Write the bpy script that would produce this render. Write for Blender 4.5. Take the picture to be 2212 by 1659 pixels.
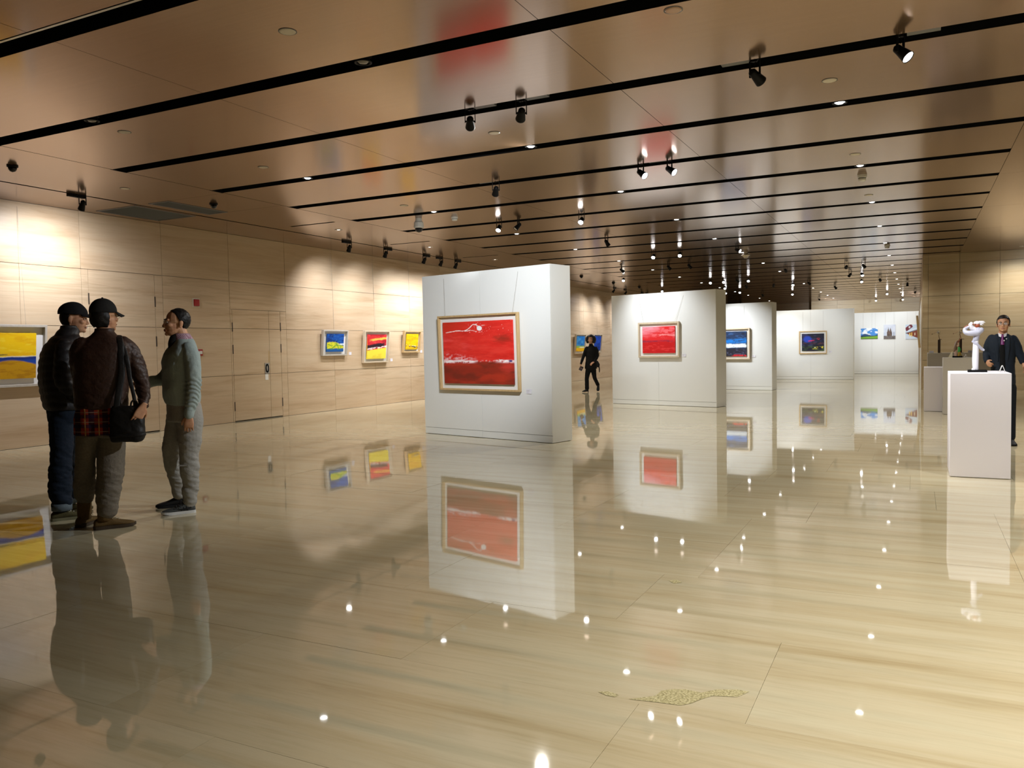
import bpy, bmesh, math, random
import numpy as np
from mathutils import Vector, Matrix, noise as mnoise

S = bpy.context.scene
for o in list(bpy.data.objects):
    bpy.data.objects.remove(o)
COL = S.collection
R = math.radians
random.seed(7)

# ---------------------------------------------------------------- camera
def make_camera():
    f, yaw, pit, rol = 1741.58, 0.465348, -0.045462, -0.018405
    fw = Vector((-math.sin(yaw) * math.cos(pit), math.cos(yaw) * math.cos(pit), math.sin(pit)))
    rt = Vector((math.cos(yaw), math.sin(yaw), 0))
    up = rt.cross(fw)
    r2 = math.cos(rol) * rt + math.sin(rol) * up
    u2 = -math.sin(rol) * rt + math.cos(rol) * up
    m = Matrix((r2, u2, -fw)).transposed().to_4x4()
    m.translation = (0, 0, 1.38)
    cam = bpy.data.cameras.new('camera')
    cam.sensor_fit = 'HORIZONTAL'
    cam.sensor_width = 36
    cam.lens = 36 * f / 2212
    cam.clip_start = 0.05
    cam.clip_end = 200
    o = bpy.data.objects.new('camera', cam)
    COL.objects.link(o)
    o.matrix_world = m
    S.camera = o
make_camera()

# ---------------------------------------------------------------- world, exposure, sampling
W = bpy.data.worlds.new('room_air')
S.world = W
W.use_nodes = True
W.node_tree.nodes['Background'].inputs[0].default_value = (1, .93, .85, 1)
W.node_tree.nodes['Background'].inputs[1].default_value = 0.0
S.view_settings.view_transform = 'Standard'
S.view_settings.look = 'None'
S.view_settings.gamma = 1
S.view_settings.exposure = 0.0
S.view_settings.use_curve_mapping = False
cy = S.cycles
cy.max_bounces = 6
cy.diffuse_bounces = 3
cy.glossy_bounces = 3
cy.transmission_bounces = 3
cy.caustics_reflective = False
cy.caustics_refractive = False
cy.sample_clamp_indirect = 2.5
cy.use_denoising = True
cy.use_light_tree = True
cy.adaptive_threshold = 0.025
K_SPOT = 0.95      # power of every track spotlight
K_DOWN = 0.55      # power of every downlight

ZC = 3.70                                   # ceiling height
SLOT0, PITCH, SLOTW = 3.83, 1.593, 0.215    # the dark lighting slots: first centre, spacing, width
def slot_y(k): return SLOT0 + PITCH * k
XW = -12.05                                 # face of the left wall

# ---------------------------------------------------------------- colour and material helpers
def lin(r, g=None, b=None):
    if g is None: r, g, b = r
    f = lambda c: (c / 255) / 12.92 if c / 255 <= .04045 else ((c / 255 + .055) / 1.055) ** 2.4
    return (f(r), f(g), f(b))
def c4(c): return (c[0], c[1], c[2], 1)

def mat(name, col=(.5, .5, .5), rough=.5, metal=0., ior=1.5, emit=None, power=0., spec=None):
    m = bpy.data.materials.new(name)
    m.use_nodes = True
    b = m.node_tree.nodes['Principled BSDF']
    b.inputs['Base Color'].default_value = c4(col)
    b.inputs['Roughness'].default_value = rough
    b.inputs['Metallic'].default_value = metal
    b.inputs['IOR'].default_value = ior
    if spec is not None: b.inputs['Specular IOR Level'].default_value = spec
    if emit:
        b.inputs['Emission Color'].default_value = c4(emit)
        b.inputs['Emission Strength'].default_value = power
    return m
class NT:
    """small node-tree writer"""
    def __init__(s, m):
        s.m = m; s.t = m.node_tree; s.b = s.t.nodes['Principled BSDF']
    def n(s, typ, **kw):
        x = s.t.nodes.new(typ)
        for k, v in kw.items():
            if k in x.inputs and not hasattr(x, k): x.inputs[k].default_value = v
            else: setattr(x, k, v)
        return x
    def l(s, a, b): s.t.links.new(a, b)
    def coords(s, kind='Object', scale=(1, 1, 1), rot=(0, 0, 0)):
        if kind == 'Position': out = s.n('ShaderNodeNewGeometry').outputs['Position']
        else: out = s.n('ShaderNodeTexCoord').outputs[kind]
        mp = s.n('ShaderNodeMapping')
        mp.inputs['Scale'].default_value = scale
        mp.inputs['Rotation'].default_value = rot
        s.l(out, mp.inputs[0]); return mp.outputs[0]
    def noise(s, vec, scale=1., detail=4., rough=.55, dist=0., w=None):
        x = s.n('ShaderNodeTexNoise')
        x.inputs['Scale'].default_value = scale; x.inputs['Detail'].default_value = detail
        x.inputs['Roughness'].default_value = rough; x.inputs['Distortion'].default_value = dist
        s.l(vec, x.inputs['Vector'])
        if w is not None:
            x.noise_dimensions = '4D'; s.l(w, x.inputs['W'])
        return x.outputs['Fac']
    def ramp(s, fac, stops):
        x = s.n('ShaderNodeValToRGB'); e = x.color_ramp.elements
        while len(e) < len(stops): e.new(.5)
        for q, (p, c) in zip(e, stops):
            q.position = p; q.color = c4(c) if len(c) == 3 else c
        s.l(fac, x.inputs[0]); return x.outputs[0]
    def math(s, op, a, b=None, c=None):
        x = s.n('ShaderNodeMath', operation=op)
        for i, v in enumerate((a, b, c)):
            if v is None: continue
            if isinstance(v, (int, float)): x.inputs[i].default_value = v
            else: s.l(v, x.inputs[i])
        return x.outputs[0]
    def mix(s, fac, a, b, mode='MIX'):
        x = s.n('ShaderNodeMix', data_type='RGBA', blend_type=mode)
        for i, v in ((0, fac), (6, a), (7, b)):
            if isinstance(v, (int, float)): x.inputs[i].default_value = v
            elif isinstance(v, tuple): x.inputs[i].default_value = c4(v)
            else: s.l(v, x.inputs[i])
        return x.outputs[2]
    def bump(s, h, strength=.3, dist=.01):
        x = s.n('ShaderNodeBump'); x.inputs['Strength'].default_value = strength; x.inputs['Distance'].default_value = dist
        s.l(h, x.inputs['Height']); s.l(x.outputs[0], s.b.inputs['Normal']); return x
    def color(s, out): s.l(out, s.b.inputs['Base Color'])

def stone_wall_mat(name, axis, tint=(1, 1, 1)):
    """beige travertine with long horizontal veins; axis = direction along the wall"""
    m = mat(name, rough=.42, ior=1.45)
    t = NT(m)
    sc = (.42, 1, 5.0) if axis == 'x' else (1, .42, 5.0)
    w = t.math('MULTIPLY', t.n('ShaderNodeObjectInfo').outputs['Random'], .9)
    a = t.noise(t.coords('Position', sc), 1.0, 9, .6, .9, w)
    base = t.ramp(a, [(.28, [.46 * tint[0], .322 * tint[1], .19 * tint[2]]), (.42, [.555 * tint[0], .402 * tint[1], .255 * tint[2]]),
                      (.55, [.60 * tint[0], .455 * tint[1], .30 * tint[2]]), (.75, [.625 * tint[0], .492 * tint[1], .335 * tint[2]])])
    st = t.noise(t.coords('Position', (.6, 1, 10) if axis == 'x' else (1, .6, 10)), 1.0, 8, .62, 1.0, w)     # thin dark veins, in drifts
    dr = t.noise(t.coords('Position', (.10, 1, 1.1) if axis == 'x' else (1, .10, 1.1)), 1.0, 3, .5, .3)
    k = t.math('MULTIPLY', t.ramp(st, [(.40, (1, 1, 1)), (.50, (0, 0, 0))]), t.ramp(dr, [(.48, (0, 0, 0)), (.66, (1, 1, 1))]))
    base = t.mix(t.math('MULTIPLY', k, .42), base, tuple(x * y for x, y in zip((.33, .215, .11), tint)))
    f = t.noise(t.coords('Position', (1.6, 1, 40) if axis == 'x' else (1, 1.6, 40)), 1.0, 5, .6)
    out = t.mix(.30, base, t.ramp(f, [(.3, (.80, .78, .75)), (.7, (1.05, 1.04, 1.02))]), 'MULTIPLY')
    t.color(out)
    return m
def fabric(name, col, rough=.85, amount=.25, scale=60., bump=.25, spec=.25):
    m = mat(name, col, rough, spec=spec)
    t = NT(m)
    v = t.coords('Object')
    a = t.noise(v, scale, 3)
    t.color(t.mix(amount, c4(col)[:3], t.ramp(a, [(.3, tuple(x * .55 for x in col)), (.7, tuple(min(1, x * 1.4) for x in col))])))
    b = t.noise(v, 14, 4, .6, .4)
    t.bump(b, bump, .02)
    return m

M = {}
M['wall_y'] = stone_wall_mat('travertine_left', 'y')
M['wall_x'] = stone_wall_mat('travertine_facing', 'x', (.90, .93, .86))
M['wall_dark'] = stone_wall_mat('travertine_shaded_bay', 'x', (.45, .40, .36))  # the far bay's lack of light is darkened into its stone tint

def floor_mat():
    m = mat('polished_beige_marble', rough=.03, ior=2.15)
    t = NT(m)
    rnd = t.n('ShaderNodeObjectInfo').outputs['Random']
    w = t.math('MULTIPLY', rnd, 1.2)
    a = t.noise(t.coords('Position', (.38, 5.2, 1)), 1, 8, .62, .55, w)
    base = t.ramp(a, [(.28, (.47, .37, .20)), (.42, (.60, .505, .315)), (.54, (.65, .565, .375)), (.74, (.69, .625, .43))])
    f = t.noise(t.coords('Position', (2.6, 42, 1)), 1, 5, .65, .3, w)
    out = t.mix(.42, base, t.ramp(f, [(.28, (.74, .71, .66)), (.5, (.98, .97, .96)), (.75, (1.05, 1.04, 1.02))]), 'MULTIPLY')
    t.color(out)
    # polishing ripple: long shallow waves
    h1 = t.noise(t.coords('Position', (.75, 1.9, 1)), 1, 2, .5, 0, w)
    h2 = t.noise(t.coords('Position', (3.0, 9.0, 1)), 1, 2, .5, 0, w)
    h = t.math('ADD', h1, t.math('MULTIPLY', h2, .10))
    t.bump(h, 1.0, .00032)
    return m
M['floor'] = floor_mat()
M['grout'] = mat('floor_joint', lin(120, 105, 78), .5)
def ceiling_mat():
    m = mat('bronze_lacquered_panel', (.35, .235, .15), .15, .8, 1.6)
    t = NT(m)
    a = t.noise(t.coords('Position', (1.2, 60, 1)), 1, 3, .6)
    t.color(t.ramp(a, [(.3, (.36, .226, .142)), (.7, (.39, .248, .16))]))
    return m
M['ceiling'] = ceiling_mat()
M['black'] = mat('matt_black', (.004, .004, .004), .75, spec=.1)
M['plenum'] = mat('dark_plenum', (.006, .005, .004), .9, spec=.05)
M['lampblack'] = mat('lamp_black_enamel', (.004, .004, .004), .55, spec=.15)
M['greybox'] = mat('grey_driver_box', (.15, .145, .14), .45, .2)
M['aluminium'] = mat('brushed_aluminium', (.55, .53, .5), .3, .9)
M['lens_on'] = mat('lit_lens', (.9, .9, .9), .3, emit=(.97, .98, 1), power=16)
M['lens_soft'] = mat('lit_lens_seen_aslant', (.9, .9, .9), .3, emit=(.95, 1, .98), power=9)
M['lens_off'] = mat('lens_glass', (.25, .23, .2), .15)
for k in ('lens_on', 'lens_soft'):
    M[k].cycles.emission_sampling = 'NONE'
M['white'] = mat('white_painted_board', (.80, .80, .775), .55, spec=.3)
M['plinthwhite'] = mat('white_plinth_paint', (.82, .77, .79), .5, spec=.3)
M['plinthgrey'] = mat('grey_plinth_paint', (.50, .46, .40), .5, spec=.3)
M['groove'] = mat('board_joint', (.30, .27, .22), .8)
M['cream'] = mat('cream_plastic', (.62, .55, .42), .45)
M['offwhite'] = mat('white_plastic', (.7, .68, .62), .4)
M['domeblack'] = mat('smoked_dome', (.01, .01, .012), .12)
M['vent'] = mat('vent_grille_dark', (.05, .048, .042), .5)
M['card'] = mat('label_card_paper', (.78, .76, .82), .7)
M['mount'] = mat('white_mount_board', (.82, .80, .76), .7)
M['wire'] = mat('hanging_cable', (.35, .32, .28), .5)
def wood(name, c1, c2):
    m = mat(name, c1, .45); t = NT(m)
    a = t.noise(t.coords('Object', (30, 30, 3)), 1, 4, .6, .6)
    t.color(t.ramp(a, [(.3, c2), (.7, c1)])); return m
M['oak'] = wood('oak_frame', (.62, .44, .22), (.50, .33, .15))
M['ash'] = wood('pale_ash_frame', (.66, .55, .40), (.56, .45, .31))
M['greyframe'] = wood('pale_grey_frame', (.55, .50, .43), (.47, .42, .35))
M['red'] = mat('alarm_red', lin(160, 25, 25), .4)
M['steel'] = mat('steel', (.45, .43, .40), .3, .9)
M['darksteel'] = mat('dark_hinge', (.05, .035, .025), .5)

# ---------------------------------------------------------------- mesh helpers
def add_box(bm, x0, x1, y0, y1, z0, z1):
    v = [bm.verts.new(p) for p in ((x0, y0, z0), (x1, y0, z0), (x1, y1, z0), (x0, y1, z0), (x0, y0, z1), (x1, y0, z1), (x1, y1, z1), (x0, y1, z1))]
    for f in ((0, 3, 2, 1), (4, 5, 6, 7), (0, 1, 5, 4), (1, 2, 6, 5), (2, 3, 7, 6), (3, 0, 4, 7)):
        bm.faces.new([v[i] for i in f])
    return v
def loft(bm, rings, cap0=True, cap1=True):
    vs = [[bm.verts.new(p) for p in r] for r in rings]
    n = len(vs[0])
    for a, b in zip(vs, vs[1:]):
        for i in range(n):
            bm.faces.new((a[i], a[(i + 1) % n], b[(i + 1) % n], b[i]))
    if cap0: bm.faces.new(vs[0][::-1])
    if cap1: bm.faces.new(vs[-1])
    return vs
def ellipse(c, ax, ay, a, b, n=20, p=2.):
    c, ax, ay = Vector(c), Vector(ax), Vector(ay); out = []
    for i in range(n):
        t = 2 * math.pi * i / n; x, y = math.cos(t), math.sin(t)
        out.append(c + ax * (a * math.copysign(abs(x) ** (2 / p), x)) + ay * (b * math.copysign(abs(y) ** (2 / p), y)))
    return out
def spline(pts, n=4):
    """Catmull-Rom through points given as tuples of floats"""
    P = [np.array(p, float) for p in pts]
    if len(P) < 3 or n < 2: return [tuple(p) for p in P]
    P = [2 * P[0] - P[1]] + P + [2 * P[-1] - P[-2]]; out = []
    for i in range(1, len(P) - 2):
        for k in range(n):
            t = k / n; a, b, c, d = P[i - 1:i + 3]
            out.append(tuple(.5 * (2 * b + (c - a) * t + (2 * a - 5 * b + 4 * c - d) * t * t + (3 * b - a - 3 * c + d) * t ** 3)))
    return out + [tuple(P[-2])]
def tube(bm, pts, n=12, sm=4, flat=None, caps=True):
    """pts: (x, y, z, r) or (x, y, z, ra, rb); rounded ends"""
    q = spline(pts, sm) if sm > 1 else [tuple(p) for p in pts]
    C = [Vector(p[:3]) for p in q]
    Rr = [(p[3], p[4] if len(p) > 4 else p[3]) for p in q]
    ref = Vector(flat) if flat else None
    rings = []; prev = None
    for i, c in enumerate(C):
        d = (C[min(i + 1, len(C) - 1)] - C[max(i - 1, 0)]).normalized()
        if prev is None:
            up = ref or (Vector((0, 1, 0)) if abs(d.y) < .8 else Vector((1, 0, 0)))
        else: up = ref or prev
        ax = (up - d * up.dot(d)).normalized(); ay = d.cross(ax); prev = ax
        rings.append(ellipse(c, ax, ay, Rr[i][0], Rr[i][1], n))
    if caps:
        def shrink(ring, c, d, r): return [[c + (p - c) * k + d * (r * h) for p in ring] for k, h in ((.87, .5), (.5, .87))]
        a = shrink(rings[0], C[0], (C[0] - C[1]).normalized(), min(Rr[0]))
        b = shrink(rings[-1], C[-1], (C[-1] - C[-2]).normalized(), min(Rr[-1]))
        rings = [a[1], a[0]] + rings + b
    loft(bm, rings)
def ball(bm, c, r, seg=16, rot=None):
    """ellipsoid"""
    r = (r, r, r) if isinstance(r, (int, float)) else r
    m = Matrix.Translation(Vector(c)) @ (rot.to_4x4() if rot else Matrix.Identity(4)) @ Matrix.Diagonal((r[0], r[1], r[2], 1))
    return bmesh.ops.create_uvsphere(bm, u_segments=seg, v_segments=max(6, seg * 2 // 3), radius=1, matrix=m)['verts']
def lathe(bm, prof, seg=24, c=(0, 0, 0), close=True):
    rings = [[Vector((c[0] + r * math.cos(2 * math.pi * i / seg), c[1] + r * math.sin(2 * math.pi * i / seg), c[2] + z)) for i in range(seg)] for r, z in prof]
    loft(bm, rings, close, close)
def obj(name, bm, m, parent=None, smooth=False, loc=None, rot=None):
    if isinstance(bm, bmesh.types.BMesh):
        bmesh.ops.recalc_face_normals(bm, faces=bm.faces)
        me = bpy.data.meshes.new(name); bm.to_mesh(me); bm.free()
    else: me = bm
    if m is not None:
        me.materials.clear(); me.materials.append(m)
    if smooth: me.shade_smooth()
    o = bpy.data.objects.new(name, me); COL.objects.link(o)
    if parent: o.parent = parent
    if loc: o.location = loc
    if rot: o.rotation_euler = rot
    return o
def B(): return bmesh.new()
def box_obj(name, d, m, parent=None, bevel=0., **kw):
    bm = B(); add_box(bm, *d)
    if bevel: bmesh.ops.bevel(bm, geom=list(bm.edges), offset=bevel, segments=2, affect='EDGES')
    return obj(name, bm, m, parent, **kw)
def tag(o, label, cat, group=None):
    o['label'] = label; o['category'] = cat
    if group: o['group'] = group
    return o
def thing(name, label, cat, loc=(0, 0, 0), rz=0., group=None):
    o = bpy.data.objects.new(name, None); COL.objects.link(o)
    o.empty_display_size = .1
    o.location = loc; o.rotation_euler = (0, 0, rz)
    return tag(o, label, cat, group)
def structure(o): o['kind'] = 'structure'; return o
def copy_tree(o, parent=None):
    c = o.copy(); COL.objects.link(c)
    if parent: c.parent = parent
    for ch in o.children: copy_tree(ch, c)
    return c
ORD = ['zeroth', 'first', 'second', 'third', 'fourth', 'fifth', 'sixth', 'seventh', 'eighth', 'ninth', 'tenth', 'eleventh', 'twelfth', 'thirteenth', 'fourteenth',
       'fifteenth', 'sixteenth', 'seventeenth', 'eighteenth', 'nineteenth', 'twentieth', 'twenty-first', 'twenty-second', 'twenty-third', 'twenty-fourth', 'twenty-fifth',
       'twenty-sixth', 'twenty-seventh', 'twenty-eighth', 'twenty-ninth', 'thirtieth']
def spot_lamp(name, loc, target, power, cone, blend=.6, size=.04, col=(1, .98, .97), parent=None):
    d = bpy.data.lights.new(name, 'SPOT'); d.energy = power; d.spot_size = R(cone); d.spot_blend = blend
    d.shadow_soft_size = size; d.color = col
    o = bpy.data.objects.new(name, d); COL.objects.link(o)
    v = Vector(target) - Vector(loc)
    o.location = loc; o.rotation_euler = v.to_track_quat('-Z', 'Y').to_euler()
    return o
# ================================================================ SETTING
# ---- floor: courses of marble slabs, 0.88 m deep, staggered lengths
floor = structure(box_obj('floor', (-12.1, 9.2, -5.2, 54, -.06, -.012), M['grout']))
slab_cache = {}
def slab_mesh(L, D):
    key = (round(L, 2), round(D, 2))
    if key not in slab_cache:
        bm = B(); e = .0007
        add_box(bm, -L / 2 + e, L / 2 - e, -D / 2 + e, D / 2 - e, -.012, 0)
        bmesh.ops.recalc_face_normals(bm, faces=bm.faces)
        me = bpy.data.meshes.new('slab'); bm.to_mesh(me); bm.free(); me.materials.append(M['floor'])
        slab_cache[key] = me
    return slab_cache[key]
rs = random.Random(11)
n_slab = 0
far_bm = B()
y = 2.05 - .88 * 8
starts = {2.93: -.07, 3.81: -.25, 4.69: -.1, 5.57: -.28}
while y < 53.5:
    D = .88
    ys = y + D / 2
    x = -12.05
    while x < 9.1:
        L = rs.choice((1.3, 1.5, 1.7, 1.9)) if ys < 9 else rs.choice((1.7, 1.9, 2.1))
        if 9.1 - (x + L) < .6: L = 9.1 - x
        xc = x + L / 2
        # slabs that the view shows large are pieces, the rest one field
        inview = (1.6 < ys < 17.5) and xc < ys * .12 + 1.3 and xc > -ys * 1.42 - 1.6
        if inview and n_slab < 290:
            o = obj('slab', slab_mesh(L, D), None, floor)
            o.location = (xc, ys, rs.uniform(-.0006, 0))
            o.rotation_euler = (rs.gauss(0, .00045), rs.gauss(0, .00035), 0)
            n_slab += 1
        else:
            e = .0007
            add_box(far_bm, x + e, x + L - e, y + e, y + D - e, -.012, 0)
        x += L
    y += D
fs = obj('slab_field', far_bm, M['floor'], floor); fs['kind'] = 'stuff'

# worn patch of exposed aggregate in the near slabs
def worn_patch(name, outline):
    bm = B()
    top = [bm.verts.new((a, b, .0012)) for a, b in outline]
    bm.faces.new(top)
    return obj(name, bm, M['patch'], floor)
M['patch'] = mat('worn_aggregate', lin(176, 163, 112), .6)
_t = NT(M['patch'])
_a = _t.noise(_t.coords('Object'), 120, 3)
_t.color(_t.ramp(_a, [(.35, lin(140, 128, 84)), (.5, lin(182, 170, 122)), (.68, lin(214, 204, 160))]))
worn_patch('worn_patch', [(-0.999, 2.952), (-0.913, 3.022), (-0.904, 3.079), (-0.863, 3.115), (-0.815, 3.13), (-0.755, 3.125), (-0.708, 3.178), (-0.632, 3.212), (-0.586, 3.211), (-0.619, 3.144), (-0.71, 3.113), (-0.741, 3.068), (-0.769, 3.014), (-0.801, 2.98), (-0.89, 2.97)])
worn_patch('worn_patch', [(-1.289, 4.563), (-1.255, 4.601), (-1.209, 4.56), (-1.244, 4.514)])
worn_patch('worn_patch', [(-1.131, 2.966), (-1.094, 2.987), (-1.046, 2.972), (-1.054, 2.948), (-1.089, 2.947)])
# ---- left wall: travertine panels on a backing
wl = structure(box_obj('wall_left', (-12.4, -12.075, -5.2, 54, 0, 3.95), M['groove']))
ROWS = [(0, .925), (.925, 1.85), (1.85, 2.775), (2.775, 3.70)]
def wall_panel(parent, x0, x1, y0, y1, z0, z1, m, name='panel'):
    bm = B(); add_box(bm, x0, x1, y0, y1, z0, z1)
    return obj(name, bm, m, parent)
G = .0035
def lpanel(parent, y0, y1, z0, z1, name='panel'):
    return wall_panel(parent, -12.078, XW + random.Random(int(y0 * 77 + z0 * 13)).uniform(-.0012, 0), y0 + G, y1 - G, z0 + (G if z0 else .004), z1 - G, M['wall_y'], name)
ycols = [8.58 + 1.57 * k for k in range(-9, 30)]
for a, b in zip(ycols, ycols[1:]):
    for z0, z1 in ROWS:
        if abs(a - 8.58) < .01 and z0 < 2.7:
            lpanel(wl, 8.58, 8.70, z0, z1); lpanel(wl, 9.98, 10.15, z0, z1); continue
        if abs(a - 11.72) < .01 and z0 < 1.9:
            if z0 > 1.8:
                lpanel(wl, a, b, 2.23, z1); z1 = 2.23
            lpanel(wl, a, 11.765, z0, z1); lpanel(wl, 13.11, b, z0, z1); continue
        lpanel(wl, a, min(b, 53.9), z0, z1)
def jib_door(name, y0, y1, ztop, meet, hinge_l, hinge_r):
    d = structure(box_obj(name, (-12.10, -12.068, y0, y1, .012, ztop), M['black']))
    cols = [(y0, y1)] if meet is None else [(y0, meet), (meet, y1)]
    for z0, z1 in ROWS:
        z1 = min(z1, ztop)
        if z1 - z0 < .05: continue
        for a, b in cols:
            wall_panel(d, -12.07, XW - .001, a + .004, b - .004, (z0 + G) if z0 else .022, z1 - G, M['wall_y'], 'door_panel')
    for yy in (y0, y1):
        for zz in (hinge_l if yy == y0 else hinge_r):
            box_obj('hinge', (-12.055, -12.044, yy - .010, yy + .010, zz - .09, zz + .09), M['darksteel'], d)
    return d
d1 = jib_door('door_1', 8.70, 9.98, 2.775, None, (2.3,), (2.3, 1.6))
d2 = jib_door('door_2', 11.765, 13.11, 2.23, 12.77, (1.88, 1.44, .31), (1.9, 1.45, .31))
# flush pull of door_2: plate with a dark oval recess, a paper tag below
bm = B(); add_box(bm, -12.05, -12.038, 12.615, 12.735, .93, 1.15)
hd = obj('pull_plate', bm, M['steel'], d2)
bm = B()
lathe(bm, [(.03, 0), (.045, 0), (.045, .012), (.03, .012)], 20, close=False)
for v in bm.verts: v.co = Vector((v.co.z, v.co.x * .95, v.co.y * 2.05))
obj('pull_ring', bm, M['black'], hd, loc=(-12.04, 12.675, 1.04))
box_obj('paper_tag', (-12.05, -12.045, 12.62, 12.71, .80, .92), M['mount'], d2)
# wooden repair strip above the pull
box_obj('edge_patch', (-12.05, -12.047, 12.735, 12.757, 1.17, 1.40), M['oak'], d2)

# ---- the wall that faces the room on the right, and its flank running on to the back
wr = structure(box_obj('wall_right_facing', (.17, 9.3, 25.03, 25.5, 0, 3.95), M['groove']))
xr = [.145, .285, 1.04, 1.97, 2.90, 3.83, 4.76, 5.69, 6.62, 7.55, 8.48, 9.2]
zr = [0, .81, 1.69, 2.57, 3.45, 3.70]
for a, b in zip(xr, xr[1:]):
    for z0, z1 in zip(zr, zr[1:]):
        wall_panel(wr, a + G * (a > .2), b - G, 25.0, 25.035, z0 + G, z1 - G, M['wall_x'])
ws = structure(box_obj('wall_right_flank', (.17, .5, 25.5, 54, 0, 3.95), M['groove']))
yy = 25.036
while yy < 53:
    for z0, z1 in zip(zr, zr[1:]):
        wall_panel(ws, .145, .172, yy + G, yy + 1.85 - G, z0 + G, z1 - G, M['wall_y'])
    yy += 1.85
# ---- far end wall: a lit part on the right, a darker bay and a black column on the left
wf = structure(box_obj('wall_far', (-5.45, .5, 49.63, 50.2, 0, 3.95), M['groove']))
for i in range(4):
    for z0, z1 in zip(zr, zr[1:]):
        wall_panel(wf, -5.45 + i * 1.4 + G, -5.45 + (i + 1) * 1.4 - G, 49.6, 49.64, z0 + G, z1 - G, M['wall_x'])
wb = structure(box_obj('wall_far_bay', (-12.1, -5.45, 51.03, 51.5, 0, 3.95), M['groove']))
for i in range(5):
    for z0, z1 in zip(zr, zr[1:]):
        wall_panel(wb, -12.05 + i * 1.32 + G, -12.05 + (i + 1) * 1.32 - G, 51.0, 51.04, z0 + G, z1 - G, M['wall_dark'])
structure(box_obj('wall_far_column', (-10.15, -9.45, 49.3, 49.9, 0, 3.7), M['lampblack'], bevel=.01))
# ---- walls beside and behind the viewer (close the room)
structure(box_obj('wall_right', (9.1, 9.3, -5.2, 25.2, 0, 3.95), M['wall_y']))
structure(box_obj('wall_back', (-12.2, 9.3, -5.4, -5.1, 0, 3.95), M['wall_x']))

# ---- ceiling: bronze panels between black lighting slots
ce = structure(box_obj('ceiling', (-12.4, 9.3, -5.4, 54, 3.90, 4.05), M['plenum']))
XS = [-9.02, -5.71, -2.41, 1.03]
def cpanel(x0, x1, y0, y1, g=.0025):
    bm = B(); add_box(bm, x0 + g, x1 - g, y0 + g, y1 - g, ZC, ZC + .003)
    return obj('panel', bm, M['ceiling'], ce)
for k in range(-6, 29):
    y0, y1 = slot_y(k) + SLOTW / 2, slot_y(k + 1) - SLOTW / 2
    if k == 28: y1 = 51.2
    for a, b in zip(XS, XS[1:]):
        if y0 > 25.3 and b > .5: b = .16
        bm = B(); add_box(bm, a + .0025, b - .0025, y0, y1, ZC, ZC + .003); obj('panel', bm, M['ceiling'], ce)
# black channel above each slot
for k in range(-6, 29):
    c = slot_y(k); h = SLOTW / 2 + .012
    x1 = 1.04 if c < 25 else .16
    bm = B()
    add_box(bm, -9.03, x1, c - h, c - h + .01, ZC + .003, ZC + .15)
    add_box(bm, -9.03, x1, c + h - .01, c + h, ZC + .003, ZC + .15)
    add_box(bm, -9.03, x1, c - h, c + h, ZC + .15, ZC + .16)
    # end pieces
    add_box(bm, -9.05, -9.03, c - h, c + h, ZC, ZC + .15)
    obj('slot_channel', bm, M['black'], ce)
    if k % 2 == 0 and -1 < k < 29:
        box_obj('track_rail', (-9.0, x1 - .02, c - .016, c + .016, ZC + .085, ZC + .115), M['lampblack'], ce)
box_obj('slot_edge_strip', (-9.0, 1.0, slot_y(0) - .100, slot_y(0) - .078, ZC - .004, ZC + .03), M['aluminium'], ce)  # thin aluminium strip along the near edge of the first slot
# band beside the left wall, with short air slots
ys = [11.70 + 3.186 * i for i in range(-5, 13)]
def band(y0, y1): cpanel(-10.82, -9.03, y0, y1)
prev = -5.3
for s_ in ys:
    if s_ < 11: continue
    c0, c1 = s_ - .035, s_ + .035
    if s_ > 51: break
    if 8.7 > prev and 8.7 < c0 - .2:      # return-air grille in this stretch
        band(prev, 8.74); cpanel(-10.82, -10.62, 8.74, 9.94); cpanel(-10.19, -9.03, 8.74, 9.94); band(9.94, c0)
    else: band(prev, c0)
    cpanel(-10.82, -10.42, c0, c1, 0); cpanel(-9.40, -9.03, c0, c1, 0)
    prev = c1
band(prev, 53.9)
# strip between the dark gap and the wall
def strip(y0, y1): cpanel(-12.06, -10.87, y0, y1)
yy = -5.3
for nxt in (-1.05, 2.13, 5.32, 8.74):
    strip(yy, nxt); yy = nxt
cpanel(-12.06, -11.84, 8.74, 9.94, 0); cpanel(-10.93, -10.87, 8.74, 9.94, 0)
yy = 9.94
while yy < 53:
    strip(yy, min(yy + 3.186, 53.9)); yy += 3.186
# plain field on the right
yy = slot_y(-6)
while yy < 25:
    cpanel(1.03, 5.1, yy, min(yy + 3.186, 25.0)); cpanel(5.1, 9.15, yy, min(yy + 3.186, 25.0)); yy += 3.186
# return-air grilles
def grille(x0, x1, y0, y1, label):
    g = thing('air_vent', label, 'vent', ((x0 + x1) / 2, (y0 + y1) / 2, ZC), 0, 'ceiling air vents')
    w, d = (x1 - x0) / 2, (y1 - y0) / 2
    bm = B()
    for a in ((-w, -w + .025, -d, d), (w - .025, w, -d, d), (-w + .025, w - .025, -d, -d + .025), (-w + .025, w - .025, d - .025, d)):
        add_box(bm, *a, -.006, .02)
    obj('frame', bm, M['greybox'], g)
    n = int((2 * w - .06) / .03)
    for i in range(n):
        x = -w + .04 + i * .03
        bm = B(); add_box(bm, -.007, .007, -d + .03, d - .03, -.012, .012)
        obj('slat', bm, M['vent'], g, loc=(x, 0, .012), rot=(0, R(35), 0))
    box_obj('backing', (-w, w, -d, d, .03, .04), M['black'], g)
grille(-11.84, -10.93, 8.74, 9.94, 'wide dark louvred air vent in ceiling nearest the left stone wall')
grille(-10.62, -10.19, 8.74, 9.94, 'narrow dark louvred air vent in ceiling, farther from the left wall')
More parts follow.
